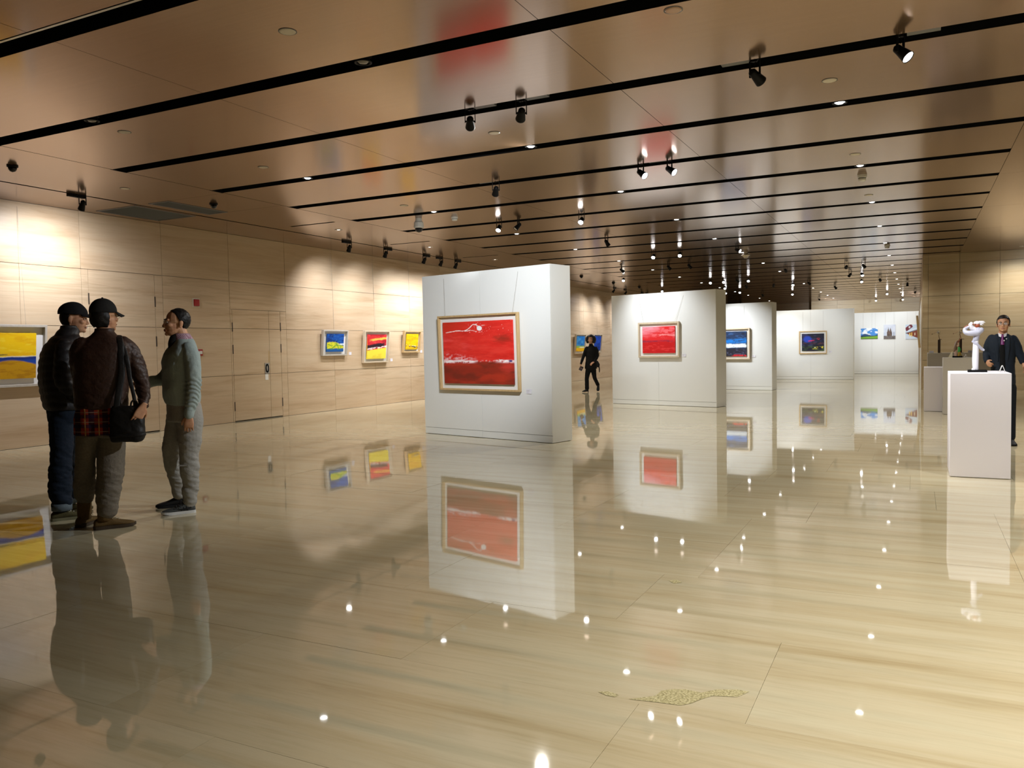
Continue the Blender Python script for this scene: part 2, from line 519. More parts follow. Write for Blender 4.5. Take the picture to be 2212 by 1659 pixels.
# ================================================================ CEILING FITTINGS
# ---- track spotlights: driver box in the slot, yoke with two bars, tapered can with lens
def can_meshes():
    bm = B()
    # axis along -z: rear cap at +z, lens rim at -z; pivot at the origin
    lathe(bm, [(.0, .062), (.014, .062), (.017, .055), (.029, .048), (.033, .040), (.034, .018), (.036, 0), (.042, -.04), (.047, -.078), (.049, -.090), (.0455, -.090), (.043, -.080), (.0, -.079)], 24, close=False)
    me_can = bpy.data.meshes.new('lamp_can'); bmesh.ops.recalc_face_normals(bm, faces=bm.faces); bm.to_mesh(me_can); bm.free(); me_can.materials.append(M['lampblack'])
    bm = B()
    lathe(bm, [(.0, -.0795), (.0425, -.0805), (.044, -.084), (.035, -.0875), (.0, -.090)], 20, close=False)
    me_lens = bpy.data.meshes.new('lens'); bmesh.ops.recalc_face_normals(bm, faces=bm.faces); bm.to_mesh(me_lens); bm.free()
    bm = B()
    for s_ in (-1, 1): add_box(bm, s_ * .049 - .004, s_ * .049 + .004, -.009, .009, -.012, .115)
    add_box(bm, -.053, .053, -.010, .010, .115, .123)
    for s_ in (-1, 1): add_box(bm, min(s_ * .030, s_ * .049), max(s_ * .030, s_ * .049), -.007, .007, -.007, .007)
    me_yoke = bpy.data.meshes.new('yoke'); bmesh.ops.recalc_face_normals(bm, faces=bm.faces); bm.to_mesh(me_yoke); bm.free(); me_yoke.materials.append(M['lampblack'])
    bm = B(); add_box(bm, .045, .275, -.045, .045, .004, .040)
    me_box = bpy.data.meshes.new('driver_box'); bmesh.ops.recalc_face_normals(bm, faces=bm.faces); bm.to_mesh(me_box); bm.free(); me_box.materials.append(M['greybox'])
    bm = B(); tube(bm, [(.012, 0, .115, .003), (-.006, .004, .09, .003), (-.004, .0, .06, .003)], 6, 3)
    me_cable = bpy.data.meshes.new('cable'); bm.to_mesh(me_cable); bm.free(); me_cable.materials.append(M['black'])
    lens = {}
    for k in ('lens_on', 'lens_soft', 'lens_off'):
        l = me_lens.copy(); l.materials.append(M[k]); lens[k] = l
    return me_can, lens, me_yoke, me_box, me_cable
ME_CAN, ME_LENS, ME_YOKE, ME_BOX, ME_CABLE = can_meshes()
for m_ in (ME_CAN,): m_.shade_smooth()

def spotlight(x, y, target, label, power, cone, lens='lens_off', box_dir=1, box_grey=True, zp=3.605, wall_track=False, blend=1., group=None, col=(.90, .95, 1.0), size=.03):
    t = thing('track_spotlight', label, 'spotlight', (x, y, ZC), 0, group)
    d = Vector(target) - Vector((x, y, zp))
    yaw = math.atan2(d.x, d.y)                      # aim about the vertical
    tilt = math.atan2(math.hypot(d.x, d.y), -d.z)   # 0 = straight down
    h = zp - ZC
    yo = obj('yoke', ME_YOKE, None, t, loc=(0, 0, h), rot=(0, 0, -yaw))
    ca = obj('lamp_can', ME_CAN, None, t, loc=(0, 0, h))
    ca.rotation_euler = (Matrix.Rotation(-yaw, 3, 'Z') @ Matrix.Rotation(tilt, 3, 'X')).to_euler()
    obj('lens', ME_LENS[lens], None, ca)
    obj('cable', ME_CABLE, None, t, loc=(0, 0, h), rot=(0, 0, -yaw))
    if wall_track:
        bm = B(); add_box(bm, -.024, .024, -.20 * (box_dir > 0) - .03, .20 * (box_dir < 0) + .03, -.045, -.002)
        obj('adapter', bm, M['lampblack'], t)
        bm = B(); add_box(bm, -.012, .012, -.05, .05, -.002, .03); obj('contact', bm, M['black'], t)
    else:
        b = obj('driver_box', ME_BOX, None, t, loc=(0, 0, .022), rot=(0, 0, 0 if box_dir > 0 else math.pi))
        bm = B(); add_box(bm, -.02, .02, -.014, .014, .012, .088); obj('stem', bm, M['lampblack'], t)
    if power > 0:
        v = d.normalized()
        spot_lamp('spot_beam', Vector((x, y, zp)) + v * .10, target, power * K_SPOT, cone, blend, size, col)
    return t

# (slot, x, aim, power, cone, lens, driver box side)
SP = [
 (2, -3.93, (-6.05, 10.85, 1.75), 520, 62, 'lens_off', 1), (2, -3.37, (-5.75, 10.78, 1.95), 520, 58, 'lens_off', 1),
 (2, -1.21, (.75, 10.7, 1.5), 760, 46, 'lens_off', -1), (2, -.12, (1.6, 6.2, 1.6), 380, 50, 'lens_on', 1),
 (4, -5.32, (-7.4, 13.0, 1.1), 300, 40, 'lens_off', -1), (4, -3.20, (.1, 8.6, .9), 420, 40, 'lens_on', -1), (4, -2.82, (.6, 9.0, 1.1), 420, 40, 'lens_on', -1),
 (6, -6.93, (-6.5, 10.6, .6), 300, 44, 'lens_on', -1), (6, -6.53, (-8.2, 11.8, 1.2), 160, 40, 'lens_off', 1), (6, -5.29, (-4.9, 10.2, .8), 300, 44, 'lens_on', -1),
 (8, -5.98, (-5.1, 17.85, 1.5), 360, 80, 'lens_off', 1),
 (10, -5.89, (-5.5, 16.2, .7), 300, 44, 'lens_on', -1), (10, -5.22, (-4.8, 16.3, .7), 300, 44, 'lens_on', -1), (10, -3.84, (.5, 18.3, 1.4), 420, 40, 'lens_on', -1),
 (12, -7.82, (-5.6, 24.2, 1.6), 300, 40, 'lens_off', -1), (12, -6.40, (-5.0, 24.2, 1.6), 380, 46, 'lens_off', 1), (12, -5.80, (-4.4, 24.2, 1.7), 380, 46, 'lens_off', 1),
 (14, -8.84, (-8.0, 23.0, .6), 240, 44, 'lens_soft', 1), (14, -3.62, (-3.3, 31.2, 1.5), 300, 44, 'lens_off', 1),
 (14, -1.88, (-2.9, 31.2, 1.8), 240, 44, 'lens_off', 1), (14, -1.41, (.1, 30.0, 1.5), 420, 40, 'lens_off', -1),
 (16, -6.64, (-6.2, 25.5, .8), 260, 44, 'lens_on', 1), (16, -6.17, (-5.8, 25.2, .8), 260, 44, 'lens_on', -1), (16, -5.71, (-4.3, 31.3, 1.5), 420, 40, 'lens_off', 1), (16, -5.63 + .32, (-4.8, 25.6, .7), 260, 44, 'lens_on', 1),
 (16, -1.99, (-3.6, 31.2, 1.7), 60, 70, 'lens_off', -1), (16, -1.63, (-.6, 27.0, .8), 240, 40, 'lens_soft', 1),
 (18, -9.34, (-8.6, 29.0, .8), 240, 44, 'lens_on', 1), (18, -6.80, (-6.2, 29.5, .8), 240, 44, 'lens_on', -1), (18, -5.98, (-5.6, 36.0, 1.4), 240, 40, 'lens_off', 1), (18, -4.94, (-5.6, 35.0, 1.4), 240, 40, 'lens_off', -1),
 (18, -4.23, (-3.8, 29.5, .8), 260, 44, 'lens_on', 1), (18, -3.66, (-2.0, 36.8, 1.7), 420, 44, 'lens_off', 1), (18, -1.82, (-1.4, 29.5, .8), 260, 44, 'lens_on', -1), (18, -1.20, (-.8, 36.8, 1.8), 420, 44, 'lens_off', 1),
 (20, -7.43, (-7.0, 32.5, .8), 220, 44, 'lens_on', -1), (20, -6.83, (-6.2, 32.5, .8), 220, 44, 'lens_on', 1), (20, -3.00, (-1.6, 36.8, 1.8), 60, 90, 'lens_off', 1), (20, -.33, (-.4, 36.8, 1.8), 60, 90, 'lens_soft', 1),
 (22, -6.41, (-6.0, 42, 1.4), 200, 40, 'lens_off', 1), (22, -5.08, (-4.7, 35.5, .8), 220, 44, 'lens_on', -1),
 (24, -1.25, (-.9, 38.0, 1.0), 300, 44, 'lens_on', 1), (24, -.06, (-1.2, 49.6, 2.4), 700, 60, 'lens_off', -1),
 (26, -4.59, (-3.6, 49.6, 2.6), 500, 90, 'lens_off', 1),
 (28, -1.99, (-1.8, 45, 1.0), 260, 44, 'lens_on', 1), (28, -.67, (-.6, 45, 1.0), 260, 44, 'lens_on', 1),
]
from collections import defaultdict
per = defaultdict(list)
for s_ in SP: per[s_[0]].append(s_)
for k, lst in per.items():
    lst.sort(key=lambda q: q[1])
    for i, (k_, x, tg, pw, cn, ln, bd) in enumerate(lst):
        where = f'on the {ORD[k + 1]} ceiling slot' + ('' if len(lst) == 1 else f', {ORD[i + 1]} from left')
        look = {'lens_off': 'black track spotlight', 'lens_on': 'black spotlight with glaring face', 'lens_soft': 'black spotlight with pale face'}[ln]
        spotlight(x, slot_y(k), tg, f'{look} {where}', pw, cn, ln, bd, group='spotlights in the ceiling slots')
# spotlights on the track beside the left wall
WT = [(7.80, 8.05, 1.9, 1), (13.98, 14.65, 1.75, 1), (15.30, 15.95, 1.75, -1), (16.93, 17.3, 1.75, -1), (17.72, 18.0, 1.75, 1), (18.46, 18.75, 1.75, -1),
      (30.86, 30.3, 1.75, -1), (32.36, 31.9, 1.75, 1), (34.5, 34.2, 1.75, -1), (35.4, 35.2, 1.75, 1)]
for i, (y_, ya, za, bd) in enumerate(WT):
    lab = f'black spotlight with box adapter on the track by the left wall, {ORD[i + 1]} from front'
    spotlight(-10.85, y_, (-12.05, ya, za), lab, 215 if i else 330, 116 if i else 150, 'lens_off', bd, wall_track=True, zp=3.575, group='spotlights along the left wall', blend=1., col=(.88, .91, 1.0))

# ---- downlights recessed in the slots and in the plain ceiling bands
def downlight(x, y, label, power, flush=False, lit=True, cone=125, soft=False, aim=None):
    t = thing('downlight', label, 'downlight', (x, y, ZC), 0, 'recessed ceiling downlights')
    z = 0 if flush else .012
    bm = B(); lathe(bm, [(.072, z), (.072, z - .006), (.060, z - .008), (.052, z + .002), (.052, z + .04), (.072, z + .04)], 24, close=False)
    obj('rim', bm, M['aluminium'] if flush else M['lampblack'], t, smooth=True)
    bm = B(); lathe(bm, [(.0, z - (0 if flush else .012)), (.03, z - (0 if flush else .010)), (.051, z + .006), (.051, z + .02), (0, z + .02)], 20, close=False)
    obj('lens', bm, M['lens_on' if lit and not soft else ('lens_soft' if lit else 'lens_off')], t, smooth=True)
    if lit and power:
        spot_lamp('downlight_beam', (x, y, ZC - .03), aim or (x, y, 0), power * K_DOWN, cone, 1., .05, (1, .97, .90))
    return t
DX = [-7.35, -4.02, -.68]
for k in range(1, 29, 2):
    for i, x in enumerate(DX):
        lit = k > 1 or i == 2
        pw = {0: .35, 1: .9, 2: 1.0}[i] * (420 if k < 8 else 260 if k < 16 else 260)
        downlight(x, slot_y(k), f'{"round lit" if lit else "unlit"} downlight in the {ORD[k + 1]} ceiling slot, {ORD[i + 1]} from left', pw, lit=lit, aim=(-5.5, 5.2, .9) if (k, i) == (3, 1) else None)
for i, y_ in enumerate((12.5, 15.75, 18.95, 22.1, 28.5)):
    downlight(-9.95, y_, f'round lit downlight flush in the ceiling band by the left wall, {ORD[i + 1]} from the front', 320, True, cone=150)
downlight(2.39, 24.2, 'round lit downlight flush in the plain ceiling by the stone wall on the right', 300, True, cone=150)
spotlight(3.3, 22.6, (2.9, 25.0, 2.1), 'black spotlight outside the picture, aimed at the stone wall on the right', 130, 90, group='spotlights in the ceiling slots', zp=3.62)
spotlight(2.1, slot_y(2), (.6, 9.2, .7), 'black fill spotlight added outside the picture, aimed at the front plinth', 330, 40, 'lens_on', group='spotlights in the ceiling slots')  # unseen spot added to brighten the front face of the plinth
spotlight(1.35, slot_y(2), (-5.6, 5.0, 1.0), 'black fill spotlight added outside the picture, aimed across at the group of men', 1000, 30, 'lens_on', group='spotlights in the ceiling slots')  # unseen spot added as fill on the viewer's side of the men
for x, y_, i in ((2.65, 5.4, 1), (2.65, 1.6, 2), (.9, 2.5, 3), (5.6, 5.4, 4), (5.6, 11.8, 5), (2.9, 14.0, 6)):  # unseen downlights added as fill for the foreground floor
    downlight(x, y_, f'round fill downlight added outside the picture to the right, {ORD[i]} of six', 900, True)
# ---- plain round cover plates
for i, (x, y_) in enumerate([(-4.09, 4.62), (-7.4, 5.83), (-1.52, 5.63), (-9.91, 7.78), (-7.35, 7.78), (-4.09, 7.83), (-.70, 7.80), (-.69, 11.0), (-7.41, 10.99), (-.69, 14.16)]):
    t = tag(bpy.data.objects.new('ceiling_disc', None), ['round cream cover disc, large in the ceiling between first and second dark slots', 'cream cover disc between second and third dark ceiling slots, far left',
        'faint cover disc between the second and third dark ceiling slots, near the top', 'cream cover disc in ceiling band by the left wall', 'cream cover disc between third and fourth dark ceiling slots, leftmost of three',
        'cream cover disc between third and fourth dark slots, just right of the near spotlight pair', 'cream cover disc between third and fourth dark slots, below the two right-hand spotlights',
        'cream cover disc between fifth and sixth dark ceiling slots on the right', 'cream cover disc between fifth and sixth dark ceiling slots on the left', 'cream cover disc between seventh and eighth dark ceiling slots on the right'][i], 'ceiling disc', 'round cover discs in the ceiling')
    COL.objects.link(t); t.location = (x, y_, ZC)
    bm = B(); lathe(bm, [(.0, -.007), (.05, -.007), (.058, -.004), (.060, 0), (0, 0)], 28, close=False)
    obj('cover', bm, M['ceiling' if i == 2 else 'cream'], t, smooth=False)
    bm = B(); lathe(bm, [(.060, 0), (.060, -.003), (.066, -.003), (.066, 0)], 28, close=False); obj('rim', bm, M['greybox'], t)
# ---- smoke detectors
def smoke(x, y, label, tall=1.):
    t = thing('smoke_detector', label, 'smoke detector', (x, y, ZC), 0, 'smoke detectors')
    bm = B(); lathe(bm, [(0, 0), (.062, 0), (.062, -.022 * tall), (.055, -.028 * tall), (0, -.028 * tall)], 28, close=False); obj('base', bm, M['offwhite'], t)
    bm = B(); lathe(bm, [(0, -.028 * tall), (.048, -.028 * tall), (.052, -.050 * tall), (.040, -.062 * tall), (0, -.064 * tall)], 28, close=False); obj('sensor_head', bm, M['offwhite'], t, smooth=True)
    bm = B(); lathe(bm, [(.0495, -.030 * tall), (.052, -.030 * tall), (.052, -.035 * tall), (.0495, -.035 * tall)], 28, close=False); obj('smoke_gap', bm, M['greybox'], t)
smoke(-.69, 12.42, 'pale smoke detector hanging between the sixth and seventh dark slots on the right', 1.35)
smoke(-7.32, 12.43, 'pale smoke detector beside the domed camera, between the sixth and seventh dark slots')
smoke(-.65, 21.86, 'beige smoke detector over the three far photo prints', 1.2)
t = thing('siren_lamp', 'cream diamond-shaped alarm sounder on the far ceiling', 'alarm', (-3.92, 21.28, ZC))
bm = B(); lathe(bm, [(0, 0), (.05, 0), (.05, -.03), (.11, -.075), (.05, -.12), (.045, -.15), (0, -.15)], 24, close=False); obj('housing', bm, M['cream'], t)
bm = B(); lathe(bm, [(.052, -.115), (.058, -.115), (.058, -.10), (.07, -.10)], 24, close=False); obj('collar', bm, M['offwhite'], t)
# ---- cameras
t = thing('dome_camera', 'white ceiling dome camera with dark lower glass', 'camera', (-7.93, 12.21, ZC))
bm = B(); lathe(bm, [(0, 0), (.055, 0), (.062, -.05), (.085, -.075), (.088, -.155), (.078, -.170), (0, -.170)], 28, close=False); obj('housing', bm, M['offwhite'], t, smooth=False)
bm = B(); lathe(bm, [(0, -.170), (.066, -.170), (.066, -.20), (.045, -.235), (0, -.248)], 24, close=False); obj('dome', bm, M['domeblack'], t, smooth=True)
for i, (x, y_) in enumerate([(-9.85, 6.17), (-9.80, 9.27), (-9.93, 25.04), (-9.99, 28.37), (-9.86, 31.07)]):
    t = thing('mini_dome_camera', f'small black dome camera on the ceiling band by the left wall, {ORD[i + 1]} from the front', 'camera', (x, y_, ZC), 0, 'small black dome cameras')
    bm = B(); lathe(bm, [(0, 0), (.062, 0), (.064, -.012), (.055, -.02), (0, -.02)], 24, close=False); obj('base', bm, M['lampblack'], t)
    bm = B(); lathe(bm, [(0, -.02), (.048, -.02), (.046, -.045), (.030, -.068), (0, -.078)], 24, close=False); obj('dome', bm, M['domeblack'], t, smooth=True)
    bm = B(); lathe(bm, [(0, -.0), (.014, 0), (.014, -.03), (0, -.03)], 12, close=False); obj('camera_eye', bm, M['domeblack'], t, loc=(.028, -.028, -.04), rot=(R(-40), R(-40), 0))

# ================================================================ DISPLAY PANELS
def display_panel(name_label, P0, P1, H=2.55, T=.47, seams=(.5,), L=None, depth_dir=1):
    """free-standing white wall; P0 and P1 are the foot of its front face, left and right"""
    P0, P1 = Vector((*P0, 0)), Vector((*P1, 0)); d = P1 - P0
    Lx = d.length; ang = math.atan2(d.y, d.x)
    t = thing('display_panel', name_label, 'display wall', P0, ang, 'free-standing white display walls')
    bm = B(); add_box(bm, .012, Lx - .012, .012, T - .012, 0.004, H - .012); obj('core', bm, M['groove'], t)
    xs = [0] + [Lx * s_ for s_ in seams] + [Lx]
    for a, b in zip(xs, xs[1:]):
        for y0, y1 in ((0, .014), (T - .014, T)):
            box_obj('board', (a + .0015, b - .0015, y0, y1, .110, H), M['white'], t)
            box_obj('skirting', (a + .0015, b - .0015, y0 + .002 * (y0 == 0), y1 - .002 * (y0 > 0), .006, .104), M['white'], t)
    for x0, x1 in ((0, .014), (Lx - .014, Lx)):
        box_obj('end_board', (x0, x1, .0145, T - .0145, .006, H), M['white'], t)
    box_obj('top_board', (.0145, Lx - .0145, .0145, T - .0145, H - .012, H), M['white'], t)
    return t, ang
def pdir(ang, P0, L): return (P0[0] + math.cos(R(ang)) * L, P0[1] + math.sin(R(ang)) * L)
PANELS = {}
def add_panel(key, label, P0, ang, L, **kw):
    t, a = display_panel(label, P0, pdir(ang, P0, L), **kw); PANELS[key] = t
add_panel('one', 'nearest white display wall carrying the large red moon painting', (-7.19, 11.13), -14.4, 2.645, seams=(.484,))
add_panel('two', 'second white display wall carrying the smaller pale red painting', (-6.46, 18.19), -14.6, 2.69, seams=(.47,))
a3 = pdir(-8.0, (-3.73, 24.2), -2.65)
add_panel('three', 'third white display wall, partly hidden, carrying the blue and white seascape', a3, -8.0, 2.65, seams=(.5,), T=.45)
a4 = pdir(-1.6, (-2.02, 31.27), -2.72)
add_panel('four', 'fourth white display wall with the dark night painting', a4, -1.6, 2.72, seams=(.47,), T=.4)
add_panel('five', 'farthest white display wall carrying three photo prints', (-2.52, 36.86), -1.4, 2.60, seams=(.33, .66), T=.4)
# white lining board along the right flank wall
t = thing('lining_board', 'white board lining the flank of the stone wall on the right, seen edge-on', 'board', (.14, 25.2, 0))
for i in range(4): box_obj('board', (-.022, 0, i * 2.6 + .002, i * 2.6 + 2.598, .006, 2.55), M['white'], t)
box_obj('edge_strip', (-.024, .002, -.012, 0, .004, 2.552), M['ash'], t)

# ================================================================ PAINTINGS (colour laid on a fine canvas grid)
def _hash(ix, iy, seed):
    h = (ix.astype(np.int64) * 374761393 + iy.astype(np.int64) * 668265263 + seed * 1442695041) & 0xffffffff
    h = ((h ^ (h >> 13)) * 1274126177) & 0xffffffff
    return ((h ^ (h >> 16)) & 0xffffff) / 0xffffff
def vn(x, y, seed=0):
    ix, iy = np.floor(x), np.floor(y); fx, fy = x - ix, y - iy
    fx, fy = fx * fx * (3 - 2 * fx), fy * fy * (3 - 2 * fy)
    a, b, c, d = _hash(ix, iy, seed), _hash(ix + 1, iy, seed), _hash(ix, iy + 1, seed), _hash(ix + 1, iy + 1, seed)
    return (a * (1 - fx) + b * fx) * (1 - fy) + (c * (1 - fx) + d * fx) * fy
def fb(x, y, seed=0, o=5):
    s_, a, t = 0, .5, 0
    for i in range(o):
        s_ = s_ + a * vn(x * 2 ** i, y * 2 ** i, seed + i * 17); t += a; a *= .55
    return s_ / t
def sm(a, b, x):
    t = np.clip((x - a) / (b - a), 0, 1); return t * t * (3 - 2 * t)
class Art:
    def __init__(s, u, v, base): s.u, s.v = u, v; s.c = np.zeros(u.shape + (3,)); s.c[:] = lin(base)
    def put(s, col, m):
        m = np.clip(m, 0, 1)[..., None]; s.c = s.c * (1 - m) + np.array(lin(col)) * m; return s
    def shade(s, k): s.c = np.clip(s.c * k[..., None], 0, 1); return s
def seg_dist(u, v, pts, asp=1.):
    d = np.full(u.shape, 9.)
    for (x0, y0), (x1, y1) in zip(pts, pts[1:]):
        dx, dy = x1 - x0, y1 - y0; t = np.clip(((u - x0) * dx + (v - y0) * dy) / (dx * dx + dy * dy + 1e-9), 0, 1)
        d = np.minimum(d, np.hypot((u - x0 - t * dx) * asp, v - y0 - t * dy))
    return d
def art_red_moon(u, v):
    n1, n2, n3 = fb(u * 3, v * 9, 1), fb(u * 16, v * 46, 2), fb(u * 5, v * 5, 3); g = fb(u * 40, v * 60, 8)
    A = Art(u, v, (226, 44, 36))
    A.put((204, 34, 26), sm(.40, .72, n1) * .65).put((242, 72, 60), sm(.42, .78, fb(u * 5, v * 20, 5)) * .5).put((240, 60, 50), sm(.4, .8, n2) * .4)
    A.put((196, 50, 22), sm(.70, 1.0, v) * sm(.5, .0, u) * .75)
    A.put((140, 44, 28), sm(.17, .0, np.hypot((u - .86) * .9, (v - .72) * 1.7) + (n2 - .5) * .12) * .8)
    A.put((250, 110, 110), sm(.45, .72, n3 * .6 + n2 * .4) * sm(.2, .02, np.abs(v - .62)) * sm(.5, .1, u) * .45)
    hz = .355 + (n3 - .5) * .02
    A.put((150, 44, 28), sm(.012, -.012, v - hz))
    A.put((188, 54, 32), sm(.0, -.03, v - hz) * sm(.38, .74, n1) * .8).put((116, 42, 28), sm(.0, -.03, v - hz) * sm(.42, .74, fb(u * 5, v * 9, 21)) * .75)
    A.put((214, 60, 50), sm(.02, -.02, v - hz) * sm(.16, .02, np.hypot((u - .93), (v - .27) * 1.4) + (n2 - .5) * .1) * .7).put((206, 50, 40), sm(.0, -.02, v - hz) * sm(-.10, -.02, v - hz) * sm(.42, .6, n2) * sm(.55, .1, u) * .8)
    spl = sm(.52, .40, u) + .75 * sm(.70, .88, u)
    hi = (.17 * np.clip(1 - u * 1.3, 0, 1) + .05)
    A.put((250, 206, 210), sm(.0, .02, v - hz + .03) * sm(hi, -.01, v - hz) * sm(.46, .64, g * .6 + n2 * .4 + .16 * sm(.07, 0, np.abs(v - hz))) * np.clip(spl, 0, 1))
    A.put((255, 248, 248), sm(.016, .004, np.abs(v - hz - .008 + (n2 - .5) * .04)) * sm(.40, .56, g + .25 * spl - .06) * np.clip(spl + .3, 0, 1))
    A.put((40, 50, 130), sm(.035, .015, np.hypot(u - .965, (v - hz - .01) * 1.7)))
    q = [(.05, .835), (.12, .842), (.2, .858), (.3, .85), (.36, .862), (.41, .905), (.45, .945), (.50, .945), (.53, .92)]
    A.put((255, 240, 238), sm(.008, .003, seg_dist(u, v + (n2 - .5) * .015, q)) * sm(.25, .4, g + .1))
    A.put((255, 226, 224), sm(.006, .002, seg_dist(u, v + (n2 - .5) * .02, [(.33, .845), (.42, .86), (.5, .838)])))
    A.put((252, 250, 252), sm(.040, .034, np.hypot(u - .545, (v - .885) * .98) + (g - .5) * .010))
    ring = np.hypot(u - .55, v - .885); d1 = vn(u * 95, v * 85, 9)
    A.put((255, 220, 216), sm(.80, .88, d1) * sm(.04, .055, ring) * sm(.12, .06, ring))
    A.put((255, 214, 210), sm(.93, .97, vn(u * 80, v * 75, 12)) * sm(.72, .85, v) * sm(.3, .5, u))
    return A.c
def art_pale_red(u, v):
    n1, n2 = fb(u * 3, v * 8, 31), fb(u * 8, v * 22, 32)
    A = Art(u, v, (226, 40, 44))
    A.put((238, 150, 164), sm(.55, .9, v + (n1 - .5) * .3 - u * .25) * sm(.62, .4, u + (n2 - .5) * .3))
    A.put((246, 120, 128), sm(.46, .62, n2) * sm(.5, .7, v) * .7)
    A.put((255, 170, 170), sm(.03, .01, np.abs(v - .68 + (n2 - .5) * .1)) * sm(.4, .6, u) * .7)
    A.put((196, 20, 24), sm(.47, .40, v) * .85).put((236, 70, 70), sm(.5, .64, n2) * sm(.45, .4, v) * .5)
    A.put((110, 40, 70), sm(.06, .0, np.abs(v - .45 - (n1 - .5) * .06)) * sm(.35, .6, n2 + .1) * .8)
    return A.c
def art_seascape(u, v):
    n1, n2 = fb(u * 2.5, v * 9, 41), fb(u * 8, v * 30, 42)
    A = Art(u, v, (30, 50, 84))
    A.put((46, 78, 124), sm(.45, .62, n1)).put((20, 26, 44), sm(.5, .66, n2) * .8)
    A.put((24, 118, 206), sm(.14, .03, np.abs(v - .60 - (u - .5) * .04)) * sm(.3, .55, n2 + .08))
    A.put((226, 238, 248), sm(.10, .04, np.abs(v - .42 + (n2 - .5) * .12)) * sm(.25, .5, n2 + .2))
    A.put((40, 38, 50), sm(.335, .27, v + (n2 - .5) * .08)).put((80, 84, 110), sm(.56, .7, n2) * sm(.33, .28, v))
    A.put((206, 40, 50), sm(.10, .03, v) * sm(.48, .62, fb(u * 9, v * 9, 44)))
    return A.c
def art_night(u, v):
    n1, n2 = fb(u * 5, v * 9, 51), fb(u * 12, v * 24, 52)
    A = Art(u, v, (24, 24, 44))
    A.put((44, 44, 86), sm(.48, .66, n1)).put((34, 66, 176), sm(.24, .12, np.hypot((u - .26) * 1.0, v - .68) + (n2 - .5) * .06))
    A.put((200, 44, 96), sm(.04, .015, np.abs(v - .60 + (n2 - .5) * .12)) * sm(.25, .35, u) * sm(.62, .5, u))
    A.put((206, 46, 52), sm(.07, .03, np.hypot((u - .76) * .6, v - .70)) * sm(.4, .56, n2))
    A.put((90, 54, 60), sm(.1, .02, np.abs(v - .44)) * sm(.46, .6, n2) * .8).put((60, 84, 40), sm(.4, .2, v) * sm(.46, .62, n1) * .8)
    A.put((230, 214, 60), sm(.09, .03, np.abs(v - .16 - (u - .5) * .1)) * sm(.5, .64, n2) * sm(.4, .6, u)).put((120, 200, 214), sm(.05, .02, np.hypot(u - .6, (v - .2) * 2)) * sm(.4, .6, n2))
    A.put((12, 10, 16), sm(.5, .66, fb(u * 7, v * 12, 57)) * sm(.4, .1, v) * .7)
    return A.c
def art_yellow_big(u, v):
    n1, n2 = fb(u * 3, v * 6, 61), fb(u * 12, v * 24, 62)
    A = Art(u, v, (244, 198, 10))
    A.put((232, 172, 4), sm(.5, .66, n1) * .7).put((250, 220, 60), sm(.52, .7, n2) * .5)
    hill = .30 + .10 * np.sin(np.clip((u - .52) / .48, 0, 1) * 3.14) + (n1 - .5) * .05
    band = .43 + (u - .5) * .06
    A.put((24, 66, 160), sm(.03, .0, v - band - .03 * (1 - u) + (n2 - .5) * .03) * sm(-.02, .03, v - hill + .04))
    A.put((20, 50, 130), sm(.05, .02, np.abs(v - band + .01 + (n2 - .5) * .03)))
    A.put((240, 232, 200), sm(.014, .005, np.abs(v - band - .035 + (n2 - .5) * .03)) * sm(.3, .6, u))
    A.put((198, 146, 10), sm(.02, -.02, v - hill)).put((170, 116, 8), sm(.02, -.03, v - hill) * sm(.5, .66, n2) * .7)
    A.put((70, 80, 50), sm(.02, .008, np.abs(v - band - .07 - (n1 - .5) * .09)) * sm(.5, .6, n2) * .9)
    return A.c
def art_blue_yellow(u, v):
    n1, n2 = fb(u * 4, v * 8, 71), fb(u * 12, v * 18, 72)
    A = Art(u, v, (10, 74, 160))
    A.put((6, 44, 112), sm(.46, .62, n1)).put((50, 120, 190), sm(.56, .7, n2) * .6)
    top = .52 - .22 * u + .12 * np.sin(u * 3.1) + (n2 - .5) * .12
    A.put((222, 216, 50), sm(.03, -.03, v - top) * sm(.12, .2, v)).put((90, 150, 50), sm(.0, -.06, v - top) * sm(.48, .6, n2) * .9)
    A.put((226, 240, 248), sm(.06, .02, np.abs(v - .42)) * sm(.6, .9, u) * sm(.4, .55, n2))
    A.put((20, 84, 150), sm(.20, .12, v + (n2 - .5) * .16))
    return A.c
def art_red_yellow(u, v):
    n1, n2 = fb(u * 3, v * 8, 81), fb(u * 10, v * 22, 82)
    A = Art(u, v, (206, 44, 50))
    A.put((172, 28, 40), sm(.48, .64, n1)).put((232, 86, 90), sm(.56, .7, n2) * .6)
    A.put((250, 192, 80), sm(.06, .02, np.abs(v - .80 - (u - .5) * .1 + (n2 - .5) * .06)) * sm(.05, .3, u))
    edge = .46 + (u - .5) * .12 + (n2 - .5) * .07
    A.put((40, 24, 36), sm(.09, .05, np.abs(v - edge - .08 + (n1 - .5) * .08)) * sm(1.02, .82, u))
    A.put((246, 226, 226), sm(.05, .02, np.abs(v - edge + .02)) * sm(.42, .56, n2))
    A.put((240, 222, 70), sm(.0, -.04, v - edge + .04)).put((226, 200, 60), sm(-.03, -.06, v - edge) * sm(.5, .66, n1) * .7)
    A.put((80, 40, 40), sm(.03, .01, np.abs(v - edge + .05)) * sm(.62, .7, n2) * sm(.3, .1, u))
    return A.c
